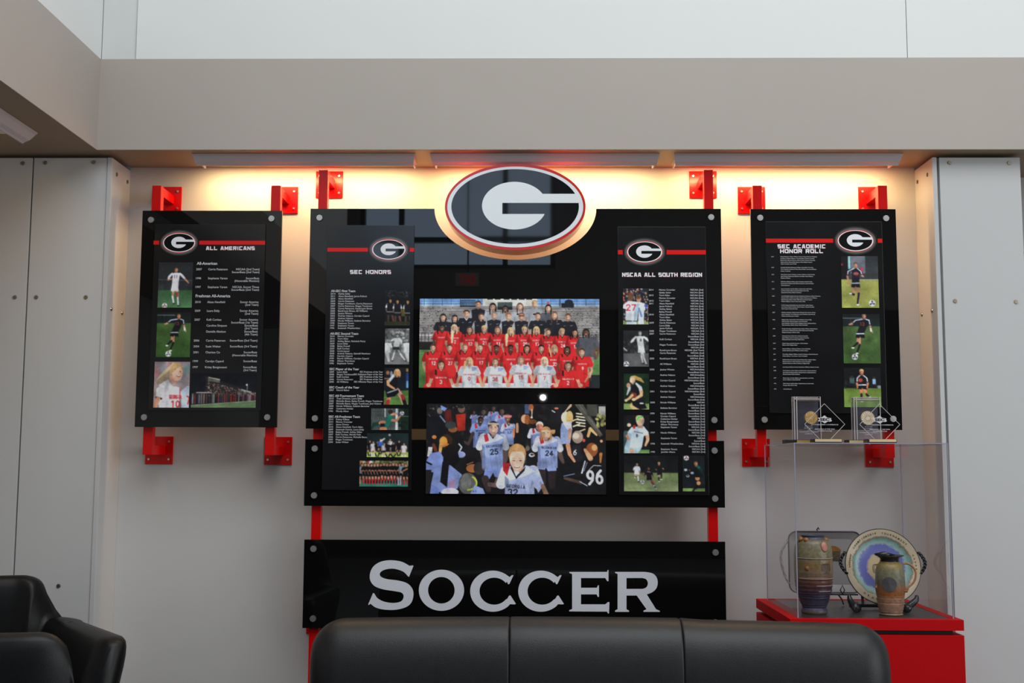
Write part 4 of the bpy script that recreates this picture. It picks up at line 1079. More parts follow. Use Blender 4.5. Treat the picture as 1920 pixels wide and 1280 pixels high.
def ph_hug():               # (1150,530) x6.095
    p = P((110, 65, 400, 475), k=6.095, bg=(40, 36, 42)); p.speck(110, 65, 400, 440, 260, 9, [(200, 50, 50), (40, 44, 60), (180, 180, 190), (30, 30, 36), (90, 96, 120), (200, 190, 120)], .9); p.rect(110, 440, 400, 475, (130, 150, 90))
    p.line([(200, 180), (195, 215)], 40, (150, 100, 70)); p.el(198, 165, 32, 46, (110, 76, 50)); p.poly([(290, 250), (380, 240), (350, 330), (345, 470), (280, 470)], (196, 200, 216)); p.poly([(150, 440), (260, 440), (265, 475), (150, 475)], (190, 204, 212))
    p.poly([(118, 250), (170, 210), (250, 215), (305, 225), (280, 330), (270, 430), (140, 430), (145, 290)], (214, 218, 224)); p.poly([(240, 260), (300, 232), (275, 340), (260, 425), (235, 425)], (150, 176, 190)); p.poly([(118, 250), (150, 240), (142, 300), (110, 290)], (226, 228, 232))
    p.el(290, 185, 28, 36, (206, 140, 110)); p.el(285, 165, 28, 22, (120, 80, 50)); p.line([(300, 230), (345, 250)], 24, (210, 214, 224)); p.el(372, 262, 20, 22, (60, 80, 160)); p.txt('27', 202, 283, 66, (190, 34, 40), 1.2); p.line([(290, 290), (320, 380)], 20, (90, 130, 170)); return p


def ph_bw_kick():
    p = P((115, 545, 403, 957), k=6.095, bg=(34, 34, 35)); p.speck(115, 620, 403, 800, 60, 16, [(60,) * 3, (44,) * 3, (90,) * 3], .6); p.rect(115, 805, 403, 957, (88, 88, 88)); p.line([(118, 745), (155, 775)], 16, (170,) * 3)
    player(p, (305, 580), 38, (318, 770), [((320, 840), (335, 915)), ((345, 850), (375, 930))], (206,) * 3, (190,) * 3, (190,) * 3, (170,) * 3, (90,) * 3, arms=[((225, 655), (205, 680), (235, 665)), ((375, 640), (395, 665), (402, 668))], num='6', numc=(40, 40, 40)); ball(p, 150, 925, 30); return p


def ph_pony():              # (1160,690) x5.333
    p = P((50, 55, 303, 412), k=5.333, bg=(22, 44, 26)); p.speck(50, 55, 303, 350, 30, 40, [(20, 50, 28), (30, 56, 34), (16, 30, 22)], .5); p.grad(50, 355, 303, 412, (110, 140, 70), (140, 166, 92))
    p.line([(160, 95), (215, 115), (250, 145)], [40, 34, 8], (206, 160, 80)); p.el(100, 175, 20, 26, (200, 140, 110)); p.line([(110, 200), (85, 265)], [30, 12], (190, 196, 200)); p.line([(150, 370), (180, 412)], [70, 60], (230, 170, 110))
    p.poly([(130, 330), (240, 310), (280, 400), (210, 412), (140, 370)], (20, 20, 26)); p.poly([(120, 200), (180, 150), (230, 200), (245, 330), (140, 320)], (24, 24, 30)); p.line([(175, 155), (215, 195), (222, 225)], [18, 34, 34], (216, 220, 226)); p.poly([(128, 240), (175, 250), (185, 310), (140, 300)], (180, 50, 44), .7)
    p.line([(225, 235), (225, 270), (150, 318)], [34, 30, 20], (232, 180, 130)); p.line([(135, 270), (110, 300), (75, 322)], [28, 24, 20], (226, 170, 120)); p.el(75, 322, 14, 13, (240, 190, 140)); p.el(150, 312, 20, 14, (240, 200, 150)); head(p, 142, 118, 54, (236, 180, 140), (216, 176, 90), 0, front=False); p.el(130, 125, 18, 26, (240, 188, 150)); p.el(128, 134, 8, 5, (250, 240, 235)); p.line([(215, 350), (240, 350)], 14, (220, 220, 226)); return p


def ph_headband():
    p = P((50, 470, 306, 850), k=5.333, bg=(24, 22, 24)); p.grad(50, 815, 306, 850, (90, 130, 70), (110, 150, 84)); p.el(105, 570, 20, 18, (200, 190, 150)); p.line([(75, 650), (60, 720), (60, 800)], [50, 44, 30], (60, 90, 90))
    p.line([(280, 660), (290, 710), (265, 770)], [40, 34, 20], (226, 170, 130)); p.poly([(60, 790), (90, 700), (220, 700), (225, 800), (190, 850), (60, 850)], (166, 192, 206)); p.line([(130, 820), (130, 850)], 40, (210, 150, 120)); p.poly([(90, 640), (130, 590), (250, 580), (298, 650), (250, 680), (230, 790), (90, 790)], (196, 212, 224)); p.poly([(250, 585), (298, 640), (290, 670), (255, 665)], (216, 226, 234)); p.poly([(90, 640), (130, 660), (110, 790), (80, 790)], (150, 176, 192), .8)
    p.poly([(145, 572), (170, 568), (165, 606), (145, 606)], (190, 36, 44)); p.txt('GEORGIA', 196, 642, 12, (40, 40, 60), 1.25, 12); p.txt('8', 182, 674, 28, (30, 30, 50)); p.line([(85, 680), (105, 710)], [30, 20], (200, 120, 90))
    p.rect(190, 560, 240, 600, (190, 140, 116)); p.el(215, 525, 40, 52, (226, 190, 160)); p.el(200, 505, 30, 34, (210, 186, 120), alpha=.8); p.line([(185, 520), (200, 490), (240, 485)], [14, 16, 12], (60, 200, 90)); p.el(236, 535, 12, 22, (206, 160, 136)); p.el(244, 524, 4, 3, (60, 40, 40)); return p


def ph_three():
    p = P((53, 875, 594, 1231), k=5.333); p.grad(53, 875, 594, 1048, (22, 22, 24), (26, 28, 28)); p.grad(53, 1048, 594, 1231, (106, 122, 76), (128, 142, 96)); p.line([(90, 1200), (330, 1198)], 5, (84, 98, 60))
    player(p, (185, 962), 24, (182, 1045), [((165, 1090), (168, 1082)), ((195, 1085), (198, 1130))], (200, 206, 222), (196, 202, 218), (210, 214, 224), SKT, DRK, arms=[((158, 1000), (150, 1020), (165, 1035)), ((208, 1000), (215, 1030), (210, 1045))])
    player(p, (300, 1003), 26, (305, 1100), [((345, 1145), (368, 1198)), ((330, 1135), (350, 1170))], (30, 22, 28), (24, 20, 28), (40, 50, 60), SKD, DRK, arms=[((272, 1045), (260, 1080), (225, 1050)), ((330, 1045), (342, 1080), (345, 1090))], trim=None); p.line([(330, 1120), (352, 1160)], 14, (160, 50, 50)); p.line([(288, 1034), (316, 1038)], 5, (220, 180, 180))
    player(p, (403, 955), 24, (408, 1050), [((400, 1090), (400, 1128)), ((428, 1070), (422, 1108))], (26, 24, 30), (24, 22, 28), (20, 20, 26), SKT, (160, 130, 80), arms=[((380, 1000), (372, 1010), (385, 1020)), ((430, 985), (440, 1000), (448, 1010))]); ball(p, 238, 1136, 20); return p


def ph_punt():
    p = P((640, 875, 860, 1231), k=5.333, bg=(26, 30, 32)); p.rect(640, 1198, 860, 1231, (120, 156, 76)); ball(p, 680, 900, 25, red=True)
    p.line([(760, 1200), (740, 1231)], 18, (24, 26, 30)); p.line([(800, 1150), (770, 1195)], [44, 26], (20, 22, 26)); p.el(786, 1100, 22, 22, (206, 140, 90)); p.el(796, 1148, 20, 20, (206, 140, 90)); p.poly([(760, 1020), (790, 975), (830, 1000), (838, 1090), (770, 1090)], (22, 26, 30)); p.line([(785, 980), (815, 1005)], 26, (18, 96, 92)); p.line([(820, 1010), (838, 1060)], [30, 20], (24, 40, 42)); head(p, 772, 955, 38, (200, 136, 100), BRN, 0, smile=False)
    for (x, y) in ((672, 1018), (692, 1078), (735, 1048)): p.el(x, y, 16, 12, (190, 200, 230))
    p.el(690, 1075, 9, 6, (30, 30, 34)); p.el(710, 1020, 8, 6, (180, 60, 60)); return p


def ph_run_right():         # (1570,470) x9.846
    p = P((75, 100, 757, 1052), k=9.846, bg=(30, 30, 34)); p.grad(75, 100, 757, 530, (44, 48, 52), (56, 60, 62)); p.rect(75, 100, 205, 530, (24, 22, 26)); p.rect(210, 100, 245, 340, (130, 190, 190)); p.rect(245, 100, 520, 420, (96, 100, 110)); p.rect(420, 310, 480, 430, (190, 60, 90)); p.el(90, 260, 30, 20, (140, 40, 40))
    p.grad(75, 535, 757, 1052, (150, 152, 72), (146, 150, 70)); p.rect(400, 528, 757, 545, (150, 150, 130))
    player(p, (345, 270), 74, (335, 620), [((300, 800), (235, 780)), ((390, 780), (360, 985))], (26, 24, 34), (20, 24, 28), (30, 24, 40), SKT, BRN, arms=[((205, 400), (190, 480), (225, 630)), ((440, 400), (455, 460), (485, 480))], trim=(206, 206, 226)); p.el(350, 425, 50, 30, (150, 70, 70)); p.txt('13', 355, 460, 36, (100, 30, 36)); ball(p, 630, 965, 60); return p


def ph_stand_right():       # (1570,585) x6.922
    p = P((85, 720, 565, 1232), k=6.922, bg=(16, 18, 20)); p.grad(85, 990, 565, 1232, (104, 130, 48), (112, 146, 56)); p.speck(85, 900, 565, 990, 40, 18, [(30, 30, 36), (24, 26, 30), (44, 44, 50)], .8); p.rect(165, 850, 225, 925, (60, 84, 84)); p.rect(455, 870, 497, 935, (130, 170, 206)); p.el(478, 855, 16, 16, (60, 50, 46)); p.el(195, 845, 20, 18, (50, 44, 44)); p.el(540, 970, 26, 20, (140, 150, 170))
    player(p, (320, 780), 54, (322, 960), [((310, 1060), (310, 1150)), ((375, 1060), (410, 1100))], (24, 20, 26), (18, 18, 24), (30, 24, 30), (206, 120, 80), (206, 170, 110), arms=[((262, 870), (256, 930), (262, 980)), ((385, 870), (395, 930), (385, 985))], trim=(210, 212, 222)); p.el(302, 885, 30, 24, (170, 60, 50)); return p

# ------------------------------------------------------------------ printed sheets on the boards
SY = FY - .0062          # front face of the printed sheets


def wpx(o, s, x, y, Y=SY): return hy(o[0] + x / s, o[1] + y / s, Y)


def crect(o, s, win, Y): # crop window -> world rect
    a = wpx(o, s, win[0], win[1], Y); b = wpx(o, s, win[2], win[1], Y); c = wpx(o, s, win[0], win[3], Y); d = wpx(o, s, win[2], win[3], Y)
    return (a[0] + c[0]) / 2, (b[0] + d[0]) / 2, (a[1] + b[1]) / 2, (c[1] + d[1]) / 2


def sheet(rect, label):
    x0, x1, zt, zb = rect
    t = thing('honor_panel', ((x0 + x1) / 2, FY, zb), label, 'panel', 'printed honor panels on the black boards')
    put(MB().box(x0, x1, SY, FY, zb, zt).build('sheet', SHEET, bevel=.0006), t)
    return t


def halo_emblem(t, c, s, label=None):
    x, z = hy(*c, SY); w = s / FP * (SY + DI)
    hm = MB()
    for i in range(7):
        g = mat('halo_%d' % i, linear=(.009 + .17 * (i / 6) ** 1.8,) * 3, rough=.16, spec=.5)
        k = .205 - i * .030
        hm.use(g).prism([ell(x, z, w * (1 + k), w * (.632 + k), 48)], SY - .0001 - .00008 * i, SY - .00005)
    put(hm.build('emblem_glow'), t)
    m = MB(); g_layers(m, x, z, w, SY - .0011, .0001, EMBR, WHT, EMBK, 56); put(m.build('emblem'), t)


def bar(t, c, s, x0, x1, ya, yb):
    m = MB(); w = s
    a = hy(x0, ya, SY); b = hy(x1, yb, SY); z0 = (hy(x0, ya, SY)[1] + hy(x1, ya, SY)[1]) / 2; z1 = (hy(x0, yb, SY)[1] + hy(x1, yb, SY)[1]) / 2
    m.box(a[0], b[0], SY - .0001, SY, z1, z0)
    put(m.build('red_bar', REDP), t)


BLOCK = {'A': [[(.13, 0), (.36, .88), (.64, .88), (.87, 0)], [(.25, .30), (.75, .30)]], 'C': [[(.90, .88), (.12, .88), (.12, .12), (.90, .12)]],
         'D': [[(.12, .12), (.12, .88), (.78, .88), (.88, .76), (.88, .24), (.78, .12), (.12, .12)]], 'E': [[(.92, .88), (.12, .88), (.12, .12), (.92, .12)], [(.12, .5), (.84, .5)]],
         'G': [[(.90, .88), (.12, .88), (.12, .12), (.88, .12), (.88, .5), (.55, .5)]], 'H': [[(.13, 0), (.13, 1)], [(.87, 0), (.87, 1)], [(.13, .5), (.87, .5)]],
         'I': [[(.5, 0), (.5, 1)]], 'L': [[(.13, 1), (.13, .12), (.95, .12)]], 'M': [[(.12, 0), (.12, 1)], [(.88, 0), (.88, 1)], [(.14, .90), (.5, .30), (.86, .90)]],
         'N': [[(.13, 0), (.13, 1)], [(.87, 0), (.87, 1)], [(.15, .92), (.85, .08)]], 'O': [[(.12, .12), (.12, .88), (.88, .88), (.88, .12), (.12, .12)]],
         'R': [[(.12, 0), (.12, .88), (.86, .88), (.86, .48), (.12, .48)], [(.55, .48), (.86, 0)]], 'S': [[(.90, .88), (.12, .88), (.12, .52), (.88, .48), (.88, .12), (.10, .12)]],
         'T': [[(.03, .88), (.97, .88)], [(.5, .88), (.5, 0)]], 'U': [[(.12, 1), (.12, .12), (.88, .12), (.88, 1)]]}


def block(mb, s, x, z, Y, h, width):
    adv = [(.45 if c == 'I' else .55 if c == ' ' else 1.18 if c == 'M' else 1.0) for c in s]
    gap = .20; tot = sum(adv) + gap * (len(s) - 1); k = width / tot; X = x; th = .25
    for c, a in zip(s, adv):
        for pl in BLOCK.get(c, []):
            for i in range(len(pl) - 1):
                p = [((q[0] - .5) * (1 if c != 'I' else .0) * a * k + X + a * k / 2, z - h / 2 + q[1] * h) for q in pl[i:i + 2]]
                dx, dz = p[1][0] - p[0][0], p[1][1] - p[0][1]; L = math.hypot(dx, dz); dx, dz = dx / L, dz / L
                t2 = th * h / 2; e0 = t2 * .95 if i > 0 else 0; e1 = t2 * .95 if i < len(pl) - 2 else 0
                nx, nz_ = -dz * t2, dx * t2
                Y -= .00001
                A = (p[0][0] - dx * e0, p[0][1] - dz * e0); B = (p[1][0] + dx * e1, p[1][1] + dz * e1)
                mb.add([(A[0] + nx, Y, A[1] + nz_), (A[0] - nx, Y, A[1] - nz_), (B[0] - nx, Y, B[1] - nz_), (B[0] + nx, Y, B[1] + nz_)], [(0, 1, 2, 3)])
        X += (a + gap) * k


def heading(t, lines):
    """lines: (text, x0,x1,ycentre, capheight) in photograph pixels"""
    m = MB()
    for s, xa, xb, y, h in lines:
        a = hy(xa, y, SY); b = hy(xb, y, SY); hh = h / FP * (SY + DI)
        z_ = (a[1] + b[1]) / 2
        m.use(REDP); block(m, s, a[0] + .0007, z_ - .0005, SY - .0002, hh * 1.03, b[0] - a[0])
        m.use(WHT); block(m, s, a[0], z_, SY - .0009, hh, b[0] - a[0])
    put(m.build('heading'), t)


def listing(t, rows, o, s, h, cols, name='name_list', xs=1.0):
    """rows: (y, {col: text}); cols: {col: (x_at_y0, x_at_y1, align)} with y0,y1 in cols['_']"""
    m = MB().use(GREYT); y0, y1 = cols['_']
    for y, d in rows:
        u = (y - y0) / (y1 - y0)
        for c, tx in d.items():
            if not tx: continue
            k = cols[c[0]]; bold = .03 if c.endswith('!') else .010
            x = k[0] + (k[1] - k[0]) * u
            X, Z = wpx(o, s, x, y); hh = (h * (1.3 if c.endswith('!') else 1)) / s / FP * (SY + DI)
            text(m, tx, X, Z, SY - .0002, hh, align=k[2], bold=bold, xs=xs * (1.0 if c.endswith('!') else (.88 if tx.startswith('SEC ') else .97)), res=2)
    tag(put(m.build(name), t), kind='stuff')


# --- ALL AMERICANS
LP = rect_px((289, 420.7), (498.4, 420.3), (279.5, 769.4), (488.8, 769.4), SY)
t = sheet(LP, 'charcoal printed panel headed ALL AMERICANS on the leftmost board')
bar(t, None, None, 288, 497, 451.2, 458.4); halo_emblem(t, (336, 454.9), 32)
heading(t, [('ALL AMERICANS', 386.3, 477.6, 465.3, 7.2)])
o, s = (280, 480), 4.268
rows = [(58, {'h!': 'All-American'}), (105, {'y': '2007', 'n': 'Carrie Patterson', 'a': 'NSCAA (2nd Team)'}), (128, {'a': 'SoccerBuzz (2nd Team)'}),
        (177, {'y': '1998', 'n': 'Stephanie Yarem', 'a': 'SoccerBuzz'}), (198, {'a': '(Honorable Mention)'}), (247, {'y': '1997', 'n': 'Stephanie Yarem', 'a': 'NSCAA, Soccer Times'}), (269, {'a': 'SoccerBuzz (2nd Team)'}),
        (318, {'h!': 'Freshman All-America'}), (367, {'y': '2010', 'n': 'Alexa Newfield', 'a': 'Soccer America'}), (389, {'a': '(2nd Team)'}), (437, {'y': '2009', 'n': 'Laura Eddy', 'a': 'Soccer America'}), (460, {'a': '(2nd Team)'}),
        (508, {'y': '2007', 'n': 'Kelli Corless', 'a': 'Soccer America'}), (531, {'a': 'SoccerBuzz (1st Team)'}), (555, {'n': 'Caroline Simpson', 'a': 'SoccerBuzz'}), (578, {'a': '(3rd Team)'}),
        (603, {'n': 'Danielle Abelson', 'a': 'SoccerBuzz'}), (626, {'a': '(4th Team)'}), (675, {'y': '2006', 'n': 'Carrie Patterson', 'a': 'SoccerBuzz (2nd Team)'}), (722, {'y': '2004', 'n': 'Susie Weber', 'a': 'SoccerBuzz (3rd Team)'}),
        (769, {'y': '2001', 'n': 'Charisse Co', 'a': 'SoccerBuzz'}), (793, {'a': '(Honorable Mention)'}), (840, {'y': '1999', 'n': 'Carolyn Cayard', 'a': 'SoccerBuzz'}), (888, {'y': '1997', 'n': 'Kristy Bongiovanni', 'a': 'SoccerBuzz'}), (912, {'a': '(3rd Team)'})]
listing(t, rows, o, s, 16.5, {'_': (105, 888), 'y': (375, 347, 'L'), 'n': (472, 446, 'L'), 'a': (882, 859, 'R'), 'h': (378, 350, 'L')})
for k, (fn, win, lb) in enumerate([(ph_white_player, (72, 50, 345, 412), 'photo of a player in white kicking a ball'), (ph_black_player, (58, 448, 330, 808), 'photo of a player in black dribbling on grass'),
                                   (ph_portrait, (38, 845, 322, 1212), 'photo of a smiling blonde player in white'), (ph_stadium, (336, 938, 854, 1212), 'photo of a packed stadium at night')]):
    photo_mesh('photo', fn(), crect(o, s, win, SY), SY - .0008, t, lb)

# --- SEC HONORS
HP = rect_px((613.8, 422), (778, 422), (603.3, 917.5), (769.5, 919), SY)
t = sheet(HP, 'charcoal printed panel headed SEC HONORS, left of the team photos')
bar(t, None, None, 614, 776.5, 464.5, 471.5); halo_emblem(t, (729, 467.8), 33)
heading(t, [('SEC HONORS', 656.3, 733, 509.8, 7.6)])
o, s = (600, 530), 6.095


def blk(y, head_, items, st, r=None):
    out = [(y, {'h!': head_})]
    for i, it in enumerate(items):
        d = {'y': it[0], 'n': it[1]}
        if len(it) > 2: d['a'] = it[2]
        out.append((y + st[0] + i * st[1], d))
    return out


ro = blk(93, 'All-SEC First Team', [('2014', 'Gabby Seiler'), ('2011', 'Alexa Newfield, Jamie Pollock'), ('2010', 'Alexa Newfield'), ('2009', 'Carrie Patterson'), ('2008', 'Megan Tomlinson, Carrie Patterson'), ('2007', 'Carrie Patterson, Megan Tomlinson'),
                                     ('2006', 'Carrie Patterson, Randi-Lynn Bruso'), ('2005', 'Randi-Lynn Bruso, Ali Williams'), ('2003', 'Jessica Winton'), ('2002', 'Andrea Velasco, Carolyn Cayard'), ('2001', 'Andrea Velasco'), ('2000', 'Nicole Williams, Stefanie Bertcher'),
                                     ('1998', 'Stephanie Yarem'), ('1997', 'Stephanie Yarem'), ('1996', 'Susannah Weathersbee')], (32, 28))
ro += blk(580, 'All-SEC Second Team', [('2014', 'Marion Crowder'), ('2013', 'Torri Allen'), ('2010', 'Ashley Baker, Rebekah Perry'), ('2009', 'Laura Eddy'), ('2008', 'Bailey Powell'), ('2007', 'Kelli Corless'), ('2005', 'Corbi Joyner'), ('2003', 'Andrea Velasco, Garnell Newhern'),
                                       ('2001', 'Carolyn Cayard'), ('1999', 'Nicole Williams, Carolyn Cayard'), ('1998', 'Allison Thornbury'), ('1996', 'Stephanie Yarem')], (30, 28.2))
ro += blk(985, 'SEC Player of the Year', [('2009', 'Laura Eddy', 'SEC Freshman of the Year'), ('2008', 'Megan Tomlinson', 'SEC Defensive Player of the Year'), ('2007', 'Kelli Corless', 'SEC Freshman of the Year'), ('2006', 'Carrie Patterson', 'SEC Freshman of the Year'), ('2005', 'Ali Williams', 'SEC Offensive Player of the Year')], (33, 28.3))
ro += blk(1194, 'SEC Coach of the Year', [('2007', 'Patrick Baker')], (32, 28))
f = 6.095 / 6.4; q = 200 * 6.095
ro += blk(75 * f + q, 'SEC All-Tournament Team', [('2010', 'Traci Dreesen, Laura Eddy'), ('2008', 'Michelle Betos, Bailey Powell, Megan Tomlinson'), ('2007', 'Michelle Betos, Megan Tomlinson, Jimi Vickers'), ('2000', 'Nicole Williams, Stefanie Bertcher'), ('1999', 'Catherine Holder'), ('1996', 'Mandy Aiken')], (31, 28.8))
ro += blk(325 * f + q, 'SEC All-Freshman Team', [('2014', 'Kelsey Killean'), ('2013', 'Marion Crowder'), ('2011', 'Jenna Owens'), ('2010', 'Alexa Newfield, Torri Allen'), ('2009', 'Susannah Dennis, Laura Eddy'), ('2008', 'Bailey Powell, Ashley Miller'), ('2007', 'Kelli Corless, Mariah Felix'),
                                                 ('2006', 'Carrie Patterson, Michelle Betos'), ('2005', 'Megan Tomlinson'), ('2004', 'Susan Weber')], (31.5, 28.8))
listing(t, ro, o, s, 18.5, {'_': (125, 1225), 'y': (122, 104, 'L'), 'n': (210, 190, 'L'), 'a': (722, 718, 'R'), 'h': (124, 104, 'L')}, xs=1.04)
for fn, oo, ss, win, lb in [(ph_night_group, (600, 530), 6.095, (738, 85, 1030, 488), 'dark photo of players in black at night'), (ph_bw_tackle, (600, 530), 6.095, (742, 523, 1020, 932), 'black and white photo of a running player'),
                            (ph_runner, (600, 530), 6.095, (732, 970, 1012, 1392), 'photo of a blonde player in black turning'), (ph_keeper, (600, 730), 6.4, (615, 228, 1062, 485), 'photo of a goalkeeper in green diving'),
                            (ph_header, (600, 730), 6.4, (563, 525, 1060, 810), 'photo of players jumping for a header'), (ph_huddle, (600, 730), 6.4, (475, 853, 1057, 1163), 'photo of a team huddle seen from behind')]:
    photo_mesh('photo', fn(), crect(oo, ss, win, SY), SY - .0008, t, lb)

# --- NSCAA ALL SOUTH REGION
NP = rect_px((1158.8, 424), (1323, 425.8), (1160.3, 927.6), (1329.4, 928), SY)
t = sheet(NP, 'charcoal printed panel headed NSCAA ALL SOUTH REGION, right of the team photos')
bar(t, None, None, 1158.8, 1323.5, 468.6, 476.8); halo_emblem(t, (1208.7, 472.2), 34.4)
heading(t, [('NSCAA ALL SOUTH REGION', 1166.5, 1316, 515, 7.8)])
N_ = '''2014|Marion Crowder|NSCAA (3rd)
|Gabby Seiler|NSCAA (2nd)
2013|Torri Allen|NSCAA (2nd)
|Marion Crowder|NSCAA (2nd)
2012|Torri Allen|NSCAA (1st)
2011|Alexa Newfield|NSCAA (1st)
|Jamie Pollock|NSCAA (2nd)
|Ashley Baker|NSCAA (3rd)
|Bailey Powell|NSCAA (3rd)
2010|Alexa Newfield|NSCAA (2nd)
|Torri Allen|NSCAA (3rd)
|Ashley Baker|NSCAA (3rd)
2009|Carrie Patterson|NSCAA (1st)
|Laura Eddy|NSCAA (1st)
|Jamie Pollock|NSCAA (3rd)
2008|Megan Tomlinson|NSCAA (3rd
2007|Carrie Patterson|NSCAA (1st)
||SoccerBuzz (1st)
|Kelli Corless|NSCAA (2nd)
||SoccerBuzz (3rd
|Megan Tomlinson|SoccerBuzz (2nd
||NSCAA (3rd)
2006|Randi-Lynn Bruso|NSCAA (2nd Team)
|Carrie Patterson|NSCAA (2nd)
||SoccerBuzz (2nd)
2005|Randi-Lynn Bruso|NSCAA (2nd.)
||SoccerBuzz (2nd)
|Ali Williams|NSCAA (2nd)
||SoccerBuzz (2nd)
2003|Jessica Winton|NSCAA/adidas
||SoccerBuzz (1st.)
|Andrea Velasco|NSCAA/adidas
||SoccerBuzz (3rd)
2002|Carolyn Cayard|NSCAA/adidas (2nd)
||SoccerBuzz
|Andrea Velasco|NSCAA/adidas
||SoccerBuzz (2nd)
2001|Carolyn Cayard|NSCAA/adidas (3rd)
||SoccerBuzz
|Andrea Velasco|NSCAA/adidas
||SoccerBuzz (2nd)
2000|Nicole Williams|NSCAA
||SoccerBuzz (3rd)
|Stefanie Bertcher|NSCAA (2nd)
||SoccerBuzz (2nd)
1999|Nicole Williams|SoccerBuzz (2nd)
|Carolyn Cayard|SoccerBuzz (3rd)
|Catherine Holder|NSCAA (3rd)
1998|Kristy Bongiovanni|SoccerBuzz (3rd)
|Allison Thornbury|SoccerBuzz (3rd)
|Stephanie Yarem|NSCAA (2nd)
||SoccerBuzz (2nd)
1997|Nicole Williams|NSCAA (3rd)
||SoccerBuzz (3rd)
|Stephanie Yarem|NSCAA
||SoccerBuzz
1996|Susannah Weathersbee|NSCAA (2nd)
||SoccerBuzz (3rd)
|Stephanie Yarem|NSCAA (3rd)
1995|Jennifer Ahern|NSCAA (3rd)'''.split('\n')
o, s = (1150, 530), 6.095
yl = (846.9 - 530) * s; st = (yl - 80) / (len(N_) - 1)
ro = [(80 + i * st, dict(zip('yna', l.split('|')))) for i, l in enumerate(N_)]
listing(t, ro, o, s, 18.5, {'_': (80, 1240), 'y': (405, 419, 'L'), 'n': (523, 536, 'L'), 'a': (1029, 1043, 'R'), 'h': (0, 0, 'L')}, xs=1.03)
for fn, oo, ss, win, lb in [(ph_hug, (1150, 530), 6.095, (110, 65, 400, 475), 'photo of two players hugging before a red crowd'), (ph_bw_kick, (1150, 530), 6.095, (115, 545, 403, 957), 'black and white photo of a player about to kick'),
                            (ph_pony, (1160, 690), 5.333, (50, 55, 303, 412), 'photo of a blonde player running in black'), (ph_headband, (1160, 690), 5.333, (50, 470, 306, 850), 'photo of a player in white with a green headband'),
                            (ph_three, (1160, 690), 5.333, (53, 875, 594, 1231), 'photo of three players chasing a ball'), (ph_punt, (1160, 690), 5.333, (640, 875, 860, 1231), 'photo of a goalkeeper kicking a ball')]:
    photo_mesh('photo', fn(), crect(oo, ss, win, SY), SY - .0008, t, lb)

# --- SEC ACADEMIC HONOR ROLL
AP = rect_px((1435.3, 415.2), (1654.4, 415.2), (1443.5, 774.4), (1662.6, 774.4), SY)
t = sheet(AP, 'charcoal printed panel headed SEC ACADEMIC HONOR ROLL on the rightmost board')
bar(t, None, None, 1436, 1654.5, 447.3, 454.8); halo_emblem(t, (1603.9, 451.1), 34.8)
heading(t, [('SEC ACADEMIC', 1458, 1547.8, 461.8, 7.6), ('HONOR ROLL', 1462.6, 1543.2, 470.8, 7.6)])
o, s = (1430, 450), 8.536
FN = 'Nikki Madison Summer Marion Taylor Lexi Hannah Rachel Natalie Kelsey Morgan Rebecca Meghan Laura Lauren Torri Ashley Jenna Susannah Kathleen Caitlin Alexa Jamie Corbi Kelli Mariah Stefanie Caroline Carrie Randi-Lynn Emily Katie Lindsey Sarah'.split()
LN = 'Broadway Burdette Barrett Crowder Gibbons Hamilton Kelly Edwards Fontanella Garcia Goodman Hay Nicholls Rodriguez Seiler Smith Allen Baker Dennis Eddy Newfield Owens Felix Cayard Corless Patterson Tomlinson Bruso Williams Weber Velasco Powell'.split()
rr = random.Random(7); ro = []
blocks = [(265, 5, '2014'), (437, 3, '2013'), (550, 3, '2012'), (665, 3, '2011'), (780, 3, '2010'), (895, 4, '2009'), (1040, 3, '2008'), (1157, 3, '2007')]
d2 = 140 * 8.536
blocks += [(a + d2, b, c) for a, b, c in [(77, 4, '2006'), (222, 3, '2005'), (338, 3, '2004'), (455, 2, '2003'), (543, 2, '2002'), (630, 2, '2001'), (718, 3, '2000'), (835, 1, '1999'), (893, 3, '1998'), (1010, 2, '1997'), (1098, 2, '1996')]]
for y, n, yr in blocks:
    for i in range(n):
        L = rr.choice((56, 60, 64)) if (i < n - 1 or n == 1) else rr.choice((26, 40, 48))
        tx = ''
        while len(tx) < L - 8: tx += rr.choice(FN) + ' ' + rr.choice(LN) + ', '
        tx = tx[:-2] if i == n - 1 else tx[:-1]
        ro.append((y + i * 29, {'y': yr if i == 0 else '', 'n': tx}))
ro.append((1187 + d2, {'y': '1995', 'n': 'Amanda Mauser'}))
listing(t, ro, o, s, 14.5, {'_': (265, 1187 + d2), 'y': (137, 182, 'L'), 'n': (285, 330, 'L'), 'a': (0, 0, 'R'), 'h': (0, 0, 'L')}, xs=1.0)
photo_mesh('photo', ph_run_right(), crect((1570, 470), 9.846, (75, 100, 757, 1052), SY), SY - .0008, t, 'photo of a player in black running to a ball')
photo_mesh('photo', ph_black_player((75, 25, 555, 665), 6.922, -55, -795, 1.76, (70, 96, 50), (58, 88, 38), 82, 190), crect((1570, 585), 6.922, (75, 25, 555, 665), SY), SY - .0008, t, 'photo of a player in black striking a ball')
photo_mesh('photo', ph_stand_right(), crect((1570, 585), 6.922, (85, 720, 565, 1232), SY), SY - .0008, t, 'photo of a player in black on a bright green pitch')

